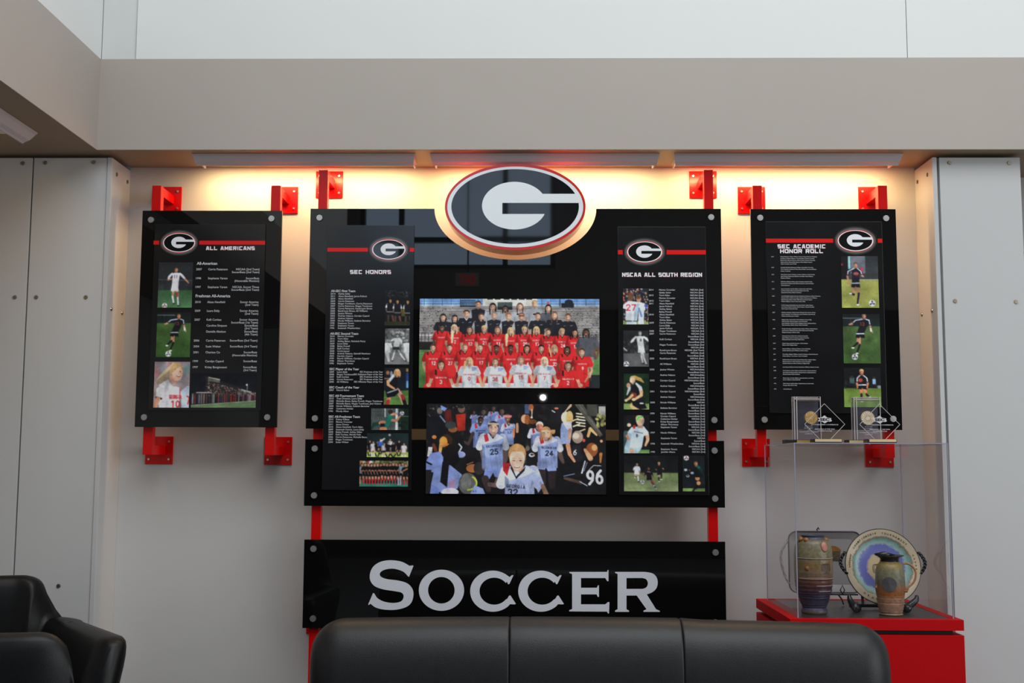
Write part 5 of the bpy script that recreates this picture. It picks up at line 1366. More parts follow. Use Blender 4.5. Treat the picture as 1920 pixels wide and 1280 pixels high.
# --- the two large team photographs
for nm, fn, TL, TR, BL, BR, lb in [('team', team_photo_paint, (787, 559.7), (1124, 560.5), (785.5, 725.8), (1124, 728), 'large printed photo of a soccer team in red and white before bleachers'),
                                   ('tunnel', tunnel_photo_paint, (799.4, 757.2), (1135.6, 757.7), (799, 925), (1136, 926.5), 'lower large printed photo of players in white jerseys walking through a crowd')]:
    r = rect_px(TL, TR, BL, BR, SY)
    t = thing('team_photo', ((r[0] + r[1]) / 2, FY, r[3]), lb, 'photo', 'large team photos in the middle of the boards')
    put(MB().box(r[0] - .0005, r[1] + .0005, SY, FY, r[3] - .0005, r[2] + .0005).build('backing', BLKM), t)
    photo_mesh('print', fn(), r, SY - .0004, t, grain=3)

# ------------------------------------------------------------------ cove lights under the soffit
WARM = (1, .66, .30)
TUBE = mat('fluorescent_tube', linear=(1, .72, .36), emit=3.0)
LP_ = [(0, 0), (.006, -.006), (.012, -.016), (.020, -.026), (.030, -.033), (.034, -.040), (.030, -.041), (.026, -.036), (.015, -.029), (.007, -.018), (.001, -.008), (-.004, -.003), (-.004, 0)]


def cove(x0, x1, label, power, along='X', yy=-.222, xx=0, y0=0, y1=0):
    zt = SZ - .001
    if along == 'X':
        t = thing('cove_light', ((x0 + x1) / 2, yy, zt), label, 'light', 'cove lights under the beams')
        prof = [(yy + a, zt + b) for a, b in LP_]
        vs = [(x0 + .03 * min(1, max(0, -(b - zt) / .04)) * .35, a, b) for a, b in prof] + [(x1 - .03 * min(1, max(0, -(b - zt) / .04)) * .35, a, b) for a, b in prof]
    else:
        t = thing('cove_light', (xx, (y0 + y1) / 2, zt), label, 'light', 'cove lights under the beams')
        prof = [(xx - a * 1.6, zt + b) for a, b in LP_]
        vs = [(a, y0, b) for a, b in prof] + [(a, y1, b) for a, b in prof]
    n = len(prof)
    fs = [(i, (i + 1) % n, n + (i + 1) % n, n + i) for i in range(n)] + [tuple(range(n)), tuple(range(n, 2 * n))[::-1]]
    m = MB().add(vs, fs); put(m.build('cover', ALU, smooth=False), t)
    bm = bmesh.new(); me = t.children[0].data; bm.from_mesh(me); bmesh.ops.recalc_face_normals(bm, faces=bm.faces); bm.to_mesh(me); bm.free()
    if along == 'X':
        put(MB().box(x0 + .01, x1 - .01, yy + .03, yy + .15, zt - .006, zt).build('back_plate', ALU), t)
        for xe in (x0 + .012, x1 - .018):
            put(MB().box(xe, xe + .006, yy + .012, yy + .14, zt - .024, zt - .006).build('end_plate', ALU), t)
        put(MB().cyl((x0 + .03, yy + .075, zt - .018), (1, 0, 0), .007, x1 - x0 - .06, 12).build('lamp_tube', TUBE, smooth=True), t)
        l = area('cove_lamp', ((x0 + x1) / 2, yy + .10, zt - .030), (R(14), 0, 0), x1 - x0 - .05, .03, power, WARM)
    else:
        put(MB().box(xx - .15, xx - .03, y0 + .01, y1 - .01, zt - .006, zt).build('back_plate', ALU), t)
        put(MB().cyl((xx - .055, y0 + .03, zt - .012), (0, 1, 0), .007, y1 - y0 - .06, 12).build('lamp_tube', TUBE, smooth=True), t)
        l = area('cove_lamp', (xx - .072, (y0 + y1) / 2, zt - .015), (0, R(-20), 0), .03, y1 - y0 - .05, power, WARM)
    put(l, t)
    return t


def fx(px): return hy(px, 290, -.222)[0]


cove(fx(360), fx(779), 'left one of the three white cove lights over the display', 6.6)
cove(fx(806), fx(1237), 'middle cove light, directly above the oval sign', 6.6)
cove(fx(1263), fx(1693), 'right one of the three white cove lights over the display', 6.6)
cove(0, 0, 'cove light under the left side beam, cut off by the frame', 2.2, 'Y', xx=-1.862, y0=-1.75, y1=-.52)

# things behind the camera that the glossy boards mirror
t = thing('exit_sign', (-.80, -9.9, 3.36), 'white exit sign with red letters, mirrored in the notched black board', 'sign')
put(MB().box(-.945, -.655, -9.93, -9.88, 3.42, 3.59).build('housing', mat('exit_plate', linear=(.35, .33, .33), rough=.4)), t)
m = MB(); text(m, 'EXIT', 0, 3.505, 0, .105, 'C', bold=.03, width=.20)
m.v = [(-.80 - x, -9.878, z) for x, y, z in m.v]; m.f = [f[::-1] for f in m.f]
put(m.build('letters', mat('exit_red', linear=(.9, .03, .03), emit=.6)), t)
put(MB().box(-.80, -.78, -9.915, -9.895, 3.59, 6.0).build('hanger', BLKM), t)
t = thing('wall_lamp', (.16, -11.1, 2.15), 'small bright lamp, seen as a white spark in the black board', 'lamp')
put(MB().box(.10, .22, -11.17, -11.1, 2.05, 2.17).build('bracket', BLKM), t)
put(MB().lathe([(.001, -.04), (.03, -.028), (.042, 0), (.03, .028), (.001, .04)], (.155, -11.05, 2.11), 20).build('bulb', mat('bulb_glow', linear=(.95, .97, 1), emit=60)), t)

# ------------------------------------------------------------------ sofa, armchairs
def selo(n, hy_, hz, e=3.2):
    o = []
    for i in range(n):
        a = 2 * math.pi * i / n; c, s = math.cos(a), math.sin(a)
        o.append((math.copysign(abs(c) ** (2 / e), c) * hy_, math.copysign(abs(s) ** (2 / e), s) * hz))
    return o


def pad(mb, x0, x1, yc, zc, hy_, hz, rl, rr_, e=3.2, n=40, seam=.006, bulge=0.0, top=None):
    """upholstered bar along X; rl / rr_ end roundings"""
    xs = []
    for r, s in ((rl, 1), (rr_, -1)):
        k = 10 if r > .02 else 4
        l = [(x0 if s > 0 else x1) + s * r * (1 - math.cos(math.pi / 2 * i / k)) for i in range(k + 1)]
        d = [r * (1 - math.sin(math.pi / 2 * i / k)) for i in range(k + 1)]
        xs.append(list(zip(l, d)))
    mid = [(x0 + rl + (x1 - rr_ - x0 - rl) * i / 8, 0) for i in range(1, 8)]
    seq = xs[0] + mid + xs[1][::-1]
    rings = []
    for x, d in seq:
        dz = top(x) if top else 0
        a, b = max(.004, hy_ - d * .9), max(.004, hz - d)
        rings.append([(x, yc + p, zc + q + dz * (1 if q > 0 else 0)) for p, q in selo(n, a, b, e)])
    vs = [v for r in rings for v in r]; K = len(rings)
    fs = [(i * n + k, i * n + (k + 1) % n, (i + 1) * n + (k + 1) % n, (i + 1) * n + k) for i in range(K - 1) for k in range(n)]
    fs += [tuple(range(n))[::-1], tuple((K - 1) * n + k for k in range(n))]
    mb.add(vs, fs)


sx0, sx1 = -.690, 1.112
s1, s2 = -.066, .4675
sofa = thing('sofa', ((sx0 + sx1) / 2, -1.15, 0), 'black leather three-part sofa below the SOCCER board', 'sofa')
topf = lambda x: -.012 * ((x - .15) / .9) ** 2 + (-.004 if x > .5 else 0)
for a, b, ra, rb_ in ((sx0, s1, .105, .007), (s1, s2, .007, .007), (s2, sx1, .007, .095)):
    m = MB(); pad(m, a, b, -1.02, .555, .115, .212, ra, rb_, 2.6, 44, top=topf); put(m.build('back_cushion', LEATH, smooth=True), sofa)
for a, b in ((sx0 + .10, s1), (s1, s2), (s2, sx1 - .10)):
    m = MB(); pad(m, a, b, -1.42, .34, .32, .085, .02, .02, 4, 32); put(m.build('seat_cushion', LEATH, smooth=True), sofa)
for a in (sx0 + .005, sx1 - .125):
    m = MB(); pad(m, a, a + .12, -1.36, .29, .38, .20, .045, .045, 5, 40); put(m.build('arm', LEATH, smooth=True), sofa)
put(MB().box(sx0 + .12, sx1 - .12, -1.72, -.95, .10, .26).build('frame', LEATH, bevel=.01), sofa)
for x in (sx0 + .16, sx1 - .16):
    for y in (-1.66, -1.0): put(MB().cyl((x, y, 0), (0, 0, 1), .016, .11, 12).build('leg', STEEL), sofa)


LEATHC = mat('black_smooth_leather', linear=(.0035, .0035, .004), rough=.42, spec=.28, bump=.12, bscale=350)


def armchair(loc, rz, label, lo=.695, fl=.30):
    t = thing('armchair', loc, label, 'armchair', 'black leather tub armchairs', rz)
    # local: faces -Y, back at y=0
    W2, D, Rr = .315, .60, .14
    path = []
    for i in range(13): path.append((-W2 - fl * (1 - i / 12) * .55, -D + (D - Rr) * i / 12, 0))
    for i in range(1, 17):
        a = math.pi - math.pi / 2 * i / 16; path.append((-W2 + Rr + Rr * math.cos(a), -Rr + Rr * math.sin(a), 1))
    for i in range(1, 12): path.append((-W2 + Rr + (2 * W2 - 2 * Rr) * i / 12, 0, 2))
    path += [(-x, y, k) for x, y, k in path[:29][::-1]]
    # densify
    P_ = []
    for i in range(len(path) - 1):
        for u in (0, .5): P_.append((path[i][0] * (1 - u) + path[i + 1][0] * u, path[i][1] * (1 - u) + path[i + 1][1] * u))
    P_.append(path[-1][:2])
    S_ = [0]
    for a, b in zip(P_, P_[1:]): S_.append(S_[-1] + math.hypot(a[0] - b[0], a[1] - b[1]))
    n = 28; vs = []; K = len(P_)
    for i, (x, y) in enumerate(P_):
        a = P_[max(0, i - 1)]; b = P_[min(K - 1, i + 1)]
        tx, ty = b[0] - a[0], b[1] - a[1]; L = math.hypot(tx, ty); nx, ny = ty / L, -tx / L      # inward/outward normal
        if nx * x + ny * (y + .3) < 0: nx, ny = -nx, -ny
        q = abs(x) / W2
        # height: arm low, back high, with a rounded shoulder
        dback = -y
        hi = .845;
        sl = abs(S_[i] - S_[-1] / 2)
        u = min(1, max(0, (sl - .262) / .014)); u = u * u * (3 - 2 * u)
        tq = min(1, max(0, (sl - .205) / .057)); rd = .05 * (1 - math.sqrt(max(0, 1 - tq * tq)))
        top = (hi - rd) * (1 - u) + lo * u
        th = .050 + (.012 if u > .9 else 0)
        endr = min(i, K - 1 - i)
        sh = 1 if endr >= 3 else (.45, .78, .93)[endr]
        zb = .13; hc = (top + zb) / 2; hh = (top - zb) / 2 - (1 - sh) * .03
        for (p, r) in selo(n, th * sh, hh, 4.2):
            z = hc + r
            lean = max(0, z - .38) * (.20 * u + .05)
            vs.append((x + nx * (p + lean), y + ny * (p + lean) - (0 if endr > 3 else 0), z))
    fs = [(i * n + k, i * n + (k + 1) % n, (i + 1) * n + (k + 1) % n, (i + 1) * n + k) for i in range(K - 1) for k in range(n)]
    fs += [tuple(range(n))[::-1], tuple((K - 1) * n + k for k in range(n))]
    o = MB().add(vs, fs).build('shell', LEATHC, smooth=True); o.parent = t
    m = MB(); pad(m, -.27, .27, -.33, .36, .27, .075, .03, .03, 4, 32); o = m.build('seat_cushion', LEATH, smooth=True); o.parent = t
    o = MB().box(-.27, .27, -.56, -.02, .12, .29).build('frame', LEATH, bevel=.01); o.parent = t
    for x in (-.22, .22):
        for y in (-.50, -.06):
            o = MB().cyl((x, y, 0), (0, 0, 1), .016, .13, 12).build('leg', STEEL); o.parent = t
    return t


armchair((-2.00, -.66, 0), R(18), 'black leather tub armchair facing the camera against the left wall panels')
armchair((-1.385, -1.965, 0), R(190), 'nearer black leather armchair at the bottom left corner, seen from behind', .60, .06)

# ------------------------------------------------------------------ red pedestal with acrylic case
px0, px1, py0, py1, PZ = .873, 1.454, -.748, -.152, .730
ped = thing('pedestal', ((px0 + px1) / 2, (py0 + py1) / 2, 0), 'red pedestal cabinet with a dark inset top, right of the sofa', 'cabinet')
put(MB().box(px0, px1, py0, py1, 0, PZ - .051).build('body', REDC, bevel=.001), ped)
put(MB().box(px0 + .028, px1 - .028, py0 + .028, py1 - .028, PZ - .051, PZ - .035).build('shadow_gap', BLKM), ped)
m = MB(); a = .034
m.box(px0, px1, py0, py0 + a, PZ - .035, PZ).box(px0, px1, py1 - a, py1, PZ - .035, PZ).box(px0, px0 + a, py0 + a, py1 - a, PZ - .035, PZ).box(px1 - a, px1, py0 + a, py1 - a, PZ - .035, PZ)
put(m.build('top_frame', REDC), ped)
put(MB().box(px0 + a, px1 - a, py0 + a, py1 - a, PZ - .03, PZ - .0008).build('inset_top', DARKT), ped)

vx0, vx1, vy0, vy1, vz1 = .907, 1.431, -.714, -.205, 1.3225
case = thing('display_case', ((vx0 + vx1) / 2, (vy0 + vy1) / 2, PZ), 'clear acrylic case over the pottery on the red pedestal', 'case')
T = .005
for b in ((vx0, vx1, vy0, vy0 + T, PZ, vz1 - T), (vx0, vx1, vy1 - T, vy1, PZ, vz1 - T), (vx0, vx0 + T, vy0 + T, vy1 - T, PZ, vz1 - T), (vx1 - T, vx1, vy0 + T, vy1 - T, PZ, vz1 - T), (vx0, vx1, vy0, vy1, vz1 - T, vz1)):
    put(MB().box(*b).build('pane', CLEAR), case)
e = .0016
for x in (vx0, vx1):
    for y in (vy0, vy1): put(MB().box(x - e, x + e, y - e, y + e, PZ, vz1).build('edge', CEDGE), case)
for y in (vy0, vy1): put(MB().box(vx0, vx1, y - e * .7, y + e * .7, vz1 - .003, vz1).build('edge', CEDGE), case)
for x in (vx0, vx1): put(MB().box(x - e * .7, x + e * .7, vy0, vy1, vz1 - .003, vz1).build('edge', CEDGE), case)

# ---- pottery vase with lug handles
vz = PZ
k = 1 / 6.738 / FP * (DI - .585)        # crop px -> metres at the vase
prof = [(150, 1150), (160, 1128), (158, 1105), (146, 1085), (150, 1060), (168, 1020), (188, 960), (196, 925), (207, 910), (217, 870), (226, 800), (230, 735), (234, 725), (233, 700), (231, 690), (234, 660), (235, 600), (236, 520), (233, 488), (235, 470), (231, 400), (222, 340), (206, 290), (188, 262), (158, 245), (142, 235), (136, 222), (140, 208), (146, 198), (140, 194), (128, 202), (122, 230)]
VB = mat_bands('vase_glaze', [(0, (120, 100, 80)), (.06, (60, 60, 84)), (.22, (54, 52, 74)), (.34, (74, 46, 50)), (.46, (112, 74, 52)), (.50, (120, 104, 84)), (.62, (126, 102, 66)), (.80, (126, 122, 92)), (.93, (120, 112, 90)), (.97, (70, 74, 96))], 0, (1150 - 196) * k, .32)
VAS = thing('vase', (.9935, -.585, vz), 'tall ribbed pottery vase with knob handles at the left in the case', 'vase')
R0 = [(r * k, (1150 - y) * k) for r, y in prof]
Rf = []
for i in range(len(R0) - 1):
    for u in (0, .25, .5, .75):
        r = R0[i][0] * (1 - u) + R0[i + 1][0] * u; z = R0[i][1] * (1 - u) + R0[i + 1][1] * u
        if .015 < z < .110: r += .0015 * math.sin(z * 820)
        if .125 < z < .150: r += .0005 * math.sin(z * 1500)
        Rf.append((r, z))
o = MB().lathe(Rf, n=56).build('body', VB, smooth=True); o.parent = VAS
lugm = mat('ochre_lug', linear=(.30, .14, .035), rough=.35, noise=.3, nscale=80)
for px, py in ((205, 252), (455, 250), (150, 245)):
    x = (px - 315) * k; z = (1150 - py) * k
    o = MB().lathe([(.001, -.009), (.008, -.006), (.010, 0), (.008, .006), (.001, .009)], (x, -.022 if abs(x) > .035 else -.036, z), 14).build('lug', lugm, smooth=True); o.parent = VAS
o = MB().cyl((x, -.01, z), (1, 0, 0), .006, .01).build('lug', lugm); o.parent = VAS
med = mat('shell_pink', linear=(.55, .24, .18), rough=.4, noise=.25, nscale=60)
m = MB(); m.lathe([(.0155, 0), (.013, .003), (.001, .005)], n=20)
o = m.build('shell_medallion', med, smooth=True); o.parent = VAS; o.location = (.0256, -.0560, (1150 - 330) * k); o.rotation_euler = (R(78), 0, R(24)); o.scale = (.9, 1.2, 1)
o = MB().lathe([(.009, 0), (.006, .003), (.001, .0045)], n=16).build('button', lugm, smooth=True); o.parent = VAS; o.location = (-.0355, -.0560, (1150 - 590) * k); o.rotation_euler = (R(90), 0, R(-32))
m = MB(); m.use(mat('seal_dark', linear=(.05, .035, .03), rough=.5))
pts = [(.0 + .019 * (abs(math.cos(a)) ** .5) * (1 if math.cos(a) > 0 else -1), .017 * (abs(math.sin(a)) ** .5) * (1 if math.sin(a) > 0 else -1)) for a in [2 * math.pi * i / 28 for i in range(28)]]
for q, sc_ in ((0, 1.0), (1, .72)):
    m.use(_m['seal_dark'] if q == 0 else mat('seal_mid', linear=(.12, .075, .05), rough=.5))
    R1 = 232 * k
    vs = []
    for x, z in pts:
        th = (x * sc_ + .030) / R1; rr2 = R1 + .0012 + q * .0008
        vs.append((rr2 * math.sin(th), -rr2 * math.cos(th), (1150 - 590) * k + z * sc_))
    m.add([((R1 + .0012 + q * .0008) * math.sin(.030 / R1), -(R1 + .0012 + q * .0008) * math.cos(.030 / R1), (1150 - 590) * k)] + vs, [(0, i + 1, (i + 1) % 28 + 1) for i in range(28)])
o = m.build('stamped_seal'); o.parent = VAS

pale = mat('pale_glaze_line', linear=(.42, .40, .42), rough=.3)
for yy_, a0_, a1_ in ((716, -150, -20), (800, -95, -25), (868, -88, -40), (470, -160, -20)):
    z = (1150 - yy_) * k; rr_ = [r for r, zz in sorted(Rf, key=lambda q: abs(q[1] - z))][0] + .0006
    o = MB().tube([(rr_ * math.cos(R(a0_ + (a1_ - a0_) * i / 24)), rr_ * math.sin(R(a0_ + (a1_ - a0_) * i / 24)), z) for i in range(25)], .0011, 6).build('glaze_line', pale, smooth=True); o.parent = VAS

# ---- pottery jug with black spout lid
k = 1 / 6.739 / FP * (DI - .616)
JUG = thing('jug', (1.2515, -.616, vz), 'glazed pottery jug with black rim and loop handle, front right in the case', 'jug')
jp = [(138, 1238), (142, 1225), (136, 1210), (140, 1195), (150, 1150), (158, 1100), (160, 1085), (164, 1040), (166, 1005), (170, 990), (176, 960), (180, 900), (178, 830), (174, 760), (168, 700), (158, 650), (140, 618), (122, 604), (118, 590), (112, 586), (100, 600)]
JB_ = mat_bands('jug_glaze', [(0, (130, 104, 70)), (.08, (158, 124, 106)), (.32, (150, 112, 84)), (.40, (158, 98, 48)), (.52, (140, 92, 56)), (.62, (104, 100, 84)), (.8, (124, 124, 98)), (1, (148, 128, 70))], 0, (1238 - 590) * k, .42)
R0 = [(r * k, (1238 - y) * k) for r, y in jp]; Rf = []
for i in range(len(R0) - 1):
    for u in (0, .33, .66):
        r = R0[i][0] * (1 - u) + R0[i + 1][0] * u; z = R0[i][1] * (1 - u) + R0[i + 1][1] * u
        if z < .068: r += .0008 * math.sin(z * 700)
        Rf.append((r, z))
o = MB().lathe(Rf, n=48).build('body', JB_, smooth=True); o.parent = JUG
blk = mat('black_glaze', linear=(.018, .018, .022), rough=.22)
o = MB().lathe([(118 * k, (1238 - 600) * k), (112 * k, (1238 - 560) * k), (126 * k, (1238 - 535) * k), (172 * k, (1238 - 520) * k), (175 * k, (1238 - 513) * k), (158 * k, (1238 - 514) * k), (105 * k, (1238 - 545) * k), (60 * k, (1238 - 560) * k), (.0005, (1238 - 562) * k)], n=40, cap=False).build('rim', blk, smooth=True); o.parent = JUG
m = MB(); zs = (1238 - 500) * k
m.add([(-100 * k, -.012, (1238 - 560) * k), (-190 * k, -.004, (1238 - 498) * k), (-190 * k, .004, (1238 - 498) * k), (-100 * k, .012, (1238 - 560) * k), (-60 * k, -.018, (1238 - 470) * k), (-60 * k, .018, (1238 - 470) * k), (60 * k, .015, (1238 - 505) * k), (60 * k, -.015, (1238 - 505) * k)],
      [(0, 1, 4), (3, 5, 2), (1, 2, 5, 4), (4, 5, 6, 7), (0, 3, 2, 1), (0, 4, 7), (3, 6, 5), (0, 7, 6, 3)])
o = m.build('spout', blk, smooth=True); o.parent = JUG
hp = [(130, 640), (180, 615), (240, 622), (290, 660), (318, 720), (315, 780), (290, 840), (240, 890), (200, 920), (170, 935)]
hp = openc([((a) * k, (1238 - b) * k) for a, b in hp], 4)
o = MB().tube([(a, 0, b) for a, b in hp], .0036, 10).build('handle', mat('tan_handle', linear=(.42, .20, .085), rough=.4, noise=.2, nscale=60), smooth=True); o.parent = JUG
m = MB()
m.use(mat('seal_blue_grey', linear=(.085, .085, .088), rough=.4)); vs = []; R1 = 181 * k
for i in range(24):
    a = 2 * math.pi * i / 24; th = -.36 + .025 * math.cos(a) / R1
    vs.append(((R1 + .001) * math.sin(th), -(R1 + .001) * math.cos(th), (1238 - 855) * k + .025 * math.sin(a)))
rs = R1 + .0022
m.add([(rs * math.sin(-.36), -rs * math.cos(-.36), (1238 - 855) * k)] + vs, [(0, i + 1, (i + 1) % 24 + 1) for i in range(24)]); o = m.build('stamped_seal', mat('seal_blue_grey', linear=(.10, .10, .11), rough=.4)); o.parent = JUG
o = MB().tube([(-.048, -.010, .086), (-.052, -.010, .094), (-.049, -.010, .106)], [.002, .005, .001], 8).build('tab', lugm); o.parent = JUG
o = MB().tube([(.036, -.034, .084), (.050, -.018, .082), (.060, -.006, .090)], [.003, .005, .003], 8).build('tab', lugm); o.parent = JUG

# ---- round platter
k = 1 / 6.739 / FP * (DI - .41)
PL = thing('platter', (1.288, -.398, vz + .015), 'round blue and cream pottery platter lettered CHAMPIONSHIP TOURNAMENT on a stand', 'platter')
tilt = R(-12)
pm = bpy.data.materials.new('platter_glaze'); pm.use_nodes = True; nt = pm.node_tree; b = nt.nodes['Principled BSDF']
tc = nt.nodes.new('ShaderNodeTexCoord'); mp = nt.nodes.new('ShaderNodeVectorMath'); mp.operation = 'MULTIPLY'; mp.inputs[1].default_value = (1, 0, 1)
nt.links.new(tc.outputs['Object'], mp.inputs[0])
nz = nt.nodes.new('ShaderNodeTexNoise'); nz.inputs['Scale'].default_value = 38; nz.inputs['Detail'].default_value = 8; nz.inputs['Roughness'].default_value = .75; nt.links.new(tc.outputs['Object'], nz.inputs['Vector'])
ln = nt.nodes.new('ShaderNodeVectorMath'); ln.operation = 'LENGTH'; nt.links.new(mp.outputs[0], ln.inputs[0])
ma = nt.nodes.new('ShaderNodeMath'); ma.operation = 'MULTIPLY_ADD'; ma.inputs[1].default_value = .045; nt.links.new(nz.outputs['Fac'], ma.inputs[0]); nt.links.new(ln.outputs['Value'], ma.inputs[2])
mr = nt.nodes.new('ShaderNodeMapRange'); mr.inputs[1].default_value = .0225; mr.inputs[2].default_value = .158; nt.links.new(ma.outputs[0], mr.inputs[0])
rp = nt.nodes.new('ShaderNodeValToRGB'); cr = rp.color_ramp
st = [(0, (196, 180, 140)), (.36, (196, 178, 140)), (.42, (108, 112, 178)), (.60, (112, 120, 186)), (.66, (168, 196, 192)), (.76, (138, 186, 178)), (.80, (160, 134, 104)), (.83, (210, 196, 170)), (.95, (198, 184, 156))]
while len(cr.elements) < len(st): cr.elements.new(.5)
for e_, (p_, c_) in zip(cr.elements, st): e_.position = p_; e_.color = (*lin(c_), 1)
nt.links.new(mr.outputs[0], rp.inputs['Fac']); nt.links.new(rp.outputs['Color'], b.inputs['Base Color']); b.inputs['Roughness'].default_value = .25
prr = [(.001, 0), (.06, 0), (.098, -.001), (.106, -.010), (.112, -.014), (.134, -.018), (.1365, -.0185), (.1375, -.016), (.136, -.013), (.11, -.006), (.10, .008), (.001, .010)]
m = MB(); m.lathe(prr, n=72, cap=False); m.v = [(x, z, y) for x, y, z in m.v]
cz = .139


def tl(o):
    o.parent = PL; o.location = (0, 0, cz); o.rotation_euler = (tilt, 0, 0); return o


tl(m.build('dish', pm, smooth=True))
rimb = mat('rim_brown', linear=(.05, .035, .03), rough=.35)
pts = [(.1368 * math.cos(2 * math.pi * i / 64), -.0168, .1368 * math.sin(2 * math.pi * i / 64)) for i in range(65)]
tl(MB().tube(pts, .0021, 8).build('rim', rimb, smooth=True))
for sg in (-1, 1):
    m = MB()
    c = [(sg * (.134 + .020 * math.sin(math.pi * u)), -.017, .042 - .078 * u + .01) for u in [i / 24 for i in range(25)]]
    for ph in (0, math.pi):
        m.tube([(x + .0035 * math.cos(ph + i * .9), y + .0035 * math.sin(ph + i * .9), z) for i, (x, y, z) in enumerate(c)], .0038, 8)
    tl(m.build('rope_handle', blk, smooth=True))
for w_, a0_, a1_, rr3 in (('CHAMPIONSHIP', 146, 98, .1215), ('TOURNAMENT', 86, 42, .1215)):
    for i, ch in enumerate(w_):
        a = R(a0_ + (a1_ - a0_) * i / (len(w_) - 1)); m = MB(); text(m, ch, 0, 0, 0, .0072, 'C', bold=.02, xs=.9)
        rt = a - math.pi / 2; cx_, cz_ = rr3 * math.cos(a), rr3 * math.sin(a)
        m.v = [(cx_ + x * math.cos(rt) - z * math.sin(rt), -.0168, cz_ + x * math.sin(rt) + z * math.cos(rt)) for x, y, z in m.v]
        tl(m.build('letter', rimb))
for i, ch in enumerate('ORANGE'):
    a = R(-128 + 38 * i / 5); m = MB(); text(m, ch, 0, 0, 0, .0072, 'C', bold=.02, xs=.9)
    rt = a + math.pi / 2; cx_, cz_ = .1215 * math.cos(a), .1215 * math.sin(a)
    m.v = [(cx_ + x * math.cos(rt) - z * math.sin(rt), -.0168, cz_ + x * math.sin(rt) + z * math.cos(rt)) for x, y, z in m.v]
    tl(m.build('letter', rimb))
m = MB(); text(m, '2001', -.004, .039, -.0006, .0065, 'C', bold=.02); tl(m.build('year', rimb))
m = MB()
for s_ in (.021, .0165):
    q = [(-.012 + s_ * math.copysign(abs(math.cos(a)) ** .5, math.cos(a)), -.0008, -.006 + s_ * .78 * math.copysign(abs(math.sin(a)) ** .5, math.sin(a))) for a in [2 * math.pi * i / 32 for i in range(33)]]
    m.tube(q, .0009, 6)
m.tube([(-.024, -.001, -.012), (-.018, -.001, .002), (-.012, -.001, -.010), (-.006, -.001, .004), (.0, -.001, -.012)], .0012, 6)
tl(m.build('crest', rimb))
for i in range(14):
    a = R(160 + i * 3.4 if i < 7 else 20 - (i - 7) * 6.0); m = MB().lathe([(.0030, 0), (.001, .001)], n=8)
    m.v = [(x + .121 * math.cos(a), -.0165 - z, y + .121 * math.sin(a)) for x, y, z in m.v]; tl(m.build('painted_dot', lugm))

stand = thing('plate_stand', (1.226, -.42, vz), 'black curved stand holding the round platter', 'stand')
for sx_ in (-.052, .125):
    p_ = openc([(sx_ * 1.35, -.435, vz + .058), (sx_ * 1.3, -.440, vz + .040), (sx_ * 1.0, -.445, vz + .012), (sx_ * .98, -.465, vz + .006), (sx_ * 1.0, -.45, vz + .006), (sx_ * .7, -.40, vz + .022), (sx_ * .4, -.33, vz + .012)], 5)
    w_ = [.005 + .011 * math.sin(math.pi * i / (len(p_) - 1)) for i in range(len(p_))]
    put(MB().tube([(1.226 + x, y, max(z, vz + w_[i])) for i, (x, y, z) in enumerate(p_)], w_, 10).build('foot', blk, smooth=True), stand)
put(MB().tube([(1.226 - .05, -.36, vz + .012), (1.226 + .12, -.36, vz + .012)], .006, 8).build('crossbar', blk), stand)
put(MB().tube([(1.226, -.36, vz + .012), (1.226, -.335, vz + .10), (1.226, -.345, vz + .16)], .005, 8).build('back_rest', blk), stand)

# ---- metal tray on a wire easel at the back of the case
tr = thing('tray', (1.06, -.30, vz + .04), 'grey metal serving tray with rope-twist handles standing behind the vase', 'tray')
tm = mat('pewter', linear=(.40, .375, .37), rough=.3, metal=.15)
x0, z1 = hy(1477.6, 995.6, -.30); x1 = 1.24; z0 = hy(1500, 1110, -.30)[1]


def rrect(x0, x1, z0, z1, r, n=8):
    o = []
    for cx_, cz_, a0_ in ((x1 - r, z1 - r, 0), (x0 + r, z1 - r, 90), (x0 + r, z0 + r, 180), (x1 - r, z0 + r, 270)):
        for i in range(n + 1): a = R(a0_ + 90 * i / n); o.append((cx_ + r * math.cos(a), cz_ + r * math.sin(a)))
    return o


m = MB(); L0 = rrect(x0, x1, z0, z1, .03); L1 = rrect(x0 + .028, x1 - .028, z0 + .028, z1 - .028, .015); n = len(L0)
vs = [(x, -.306, z) for x, z in L0] + [(x, -.294, z) for x, z in L1] + [(x, -.302, z) for x, z in L0] + [(x, -.289, z) for x, z in L1]
fs = [(i, (i + 1) % n, n + (i + 1) % n, n + i) for i in range(n)] + [tuple(range(n, 2 * n))] + [(2 * n + i, 3 * n + i, 3 * n + (i + 1) % n, 2 * n + (i + 1) % n) for i in range(n)] + [tuple(range(3 * n, 4 * n))[::-1]] + [(i, 2 * n + i, 2 * n + (i + 1) % n, (i + 1) % n) for i in range(n)]
put(m.add(vs, fs).build('plate', tm, smooth=False), tr)
put(MB().tube([(x, -.305, z) for x, z in L0 + L0[:1]], .0028, 8).build('rim', mat('pewter_dark', linear=(.10, .10, .12), rough=.3, metal=.6), smooth=True), tr)
for xx, sg in ((x0, -1), (x1, 1)):
    zc = (z0 + z1) / 2 + .01; m = MB()
    c = openc([(xx, zc + .075), (xx + sg * .012, zc + .055), (xx + sg * .026, zc + .03), (xx + sg * .030, zc), (xx + sg * .024, zc - .035), (xx + sg * .012, zc - .07), (xx, zc - .09)], 5)
    for ph in (0, math.pi): m.tube([(x + .0025 * math.cos(ph + i * .8), -.303 + .0025 * math.sin(ph + i * .8), z) for i, (x, z) in enumerate(c)], .0032, 7)
    put(m.build('rope_handle', tm, smooth=True), tr)
m = MB(); zc = z0 + (z1 - z0) * .62
m.use(lugm).prism([arc(1.135, zc + .012, .032, .020, 0, 180, 16)], -.2975, -.2955)
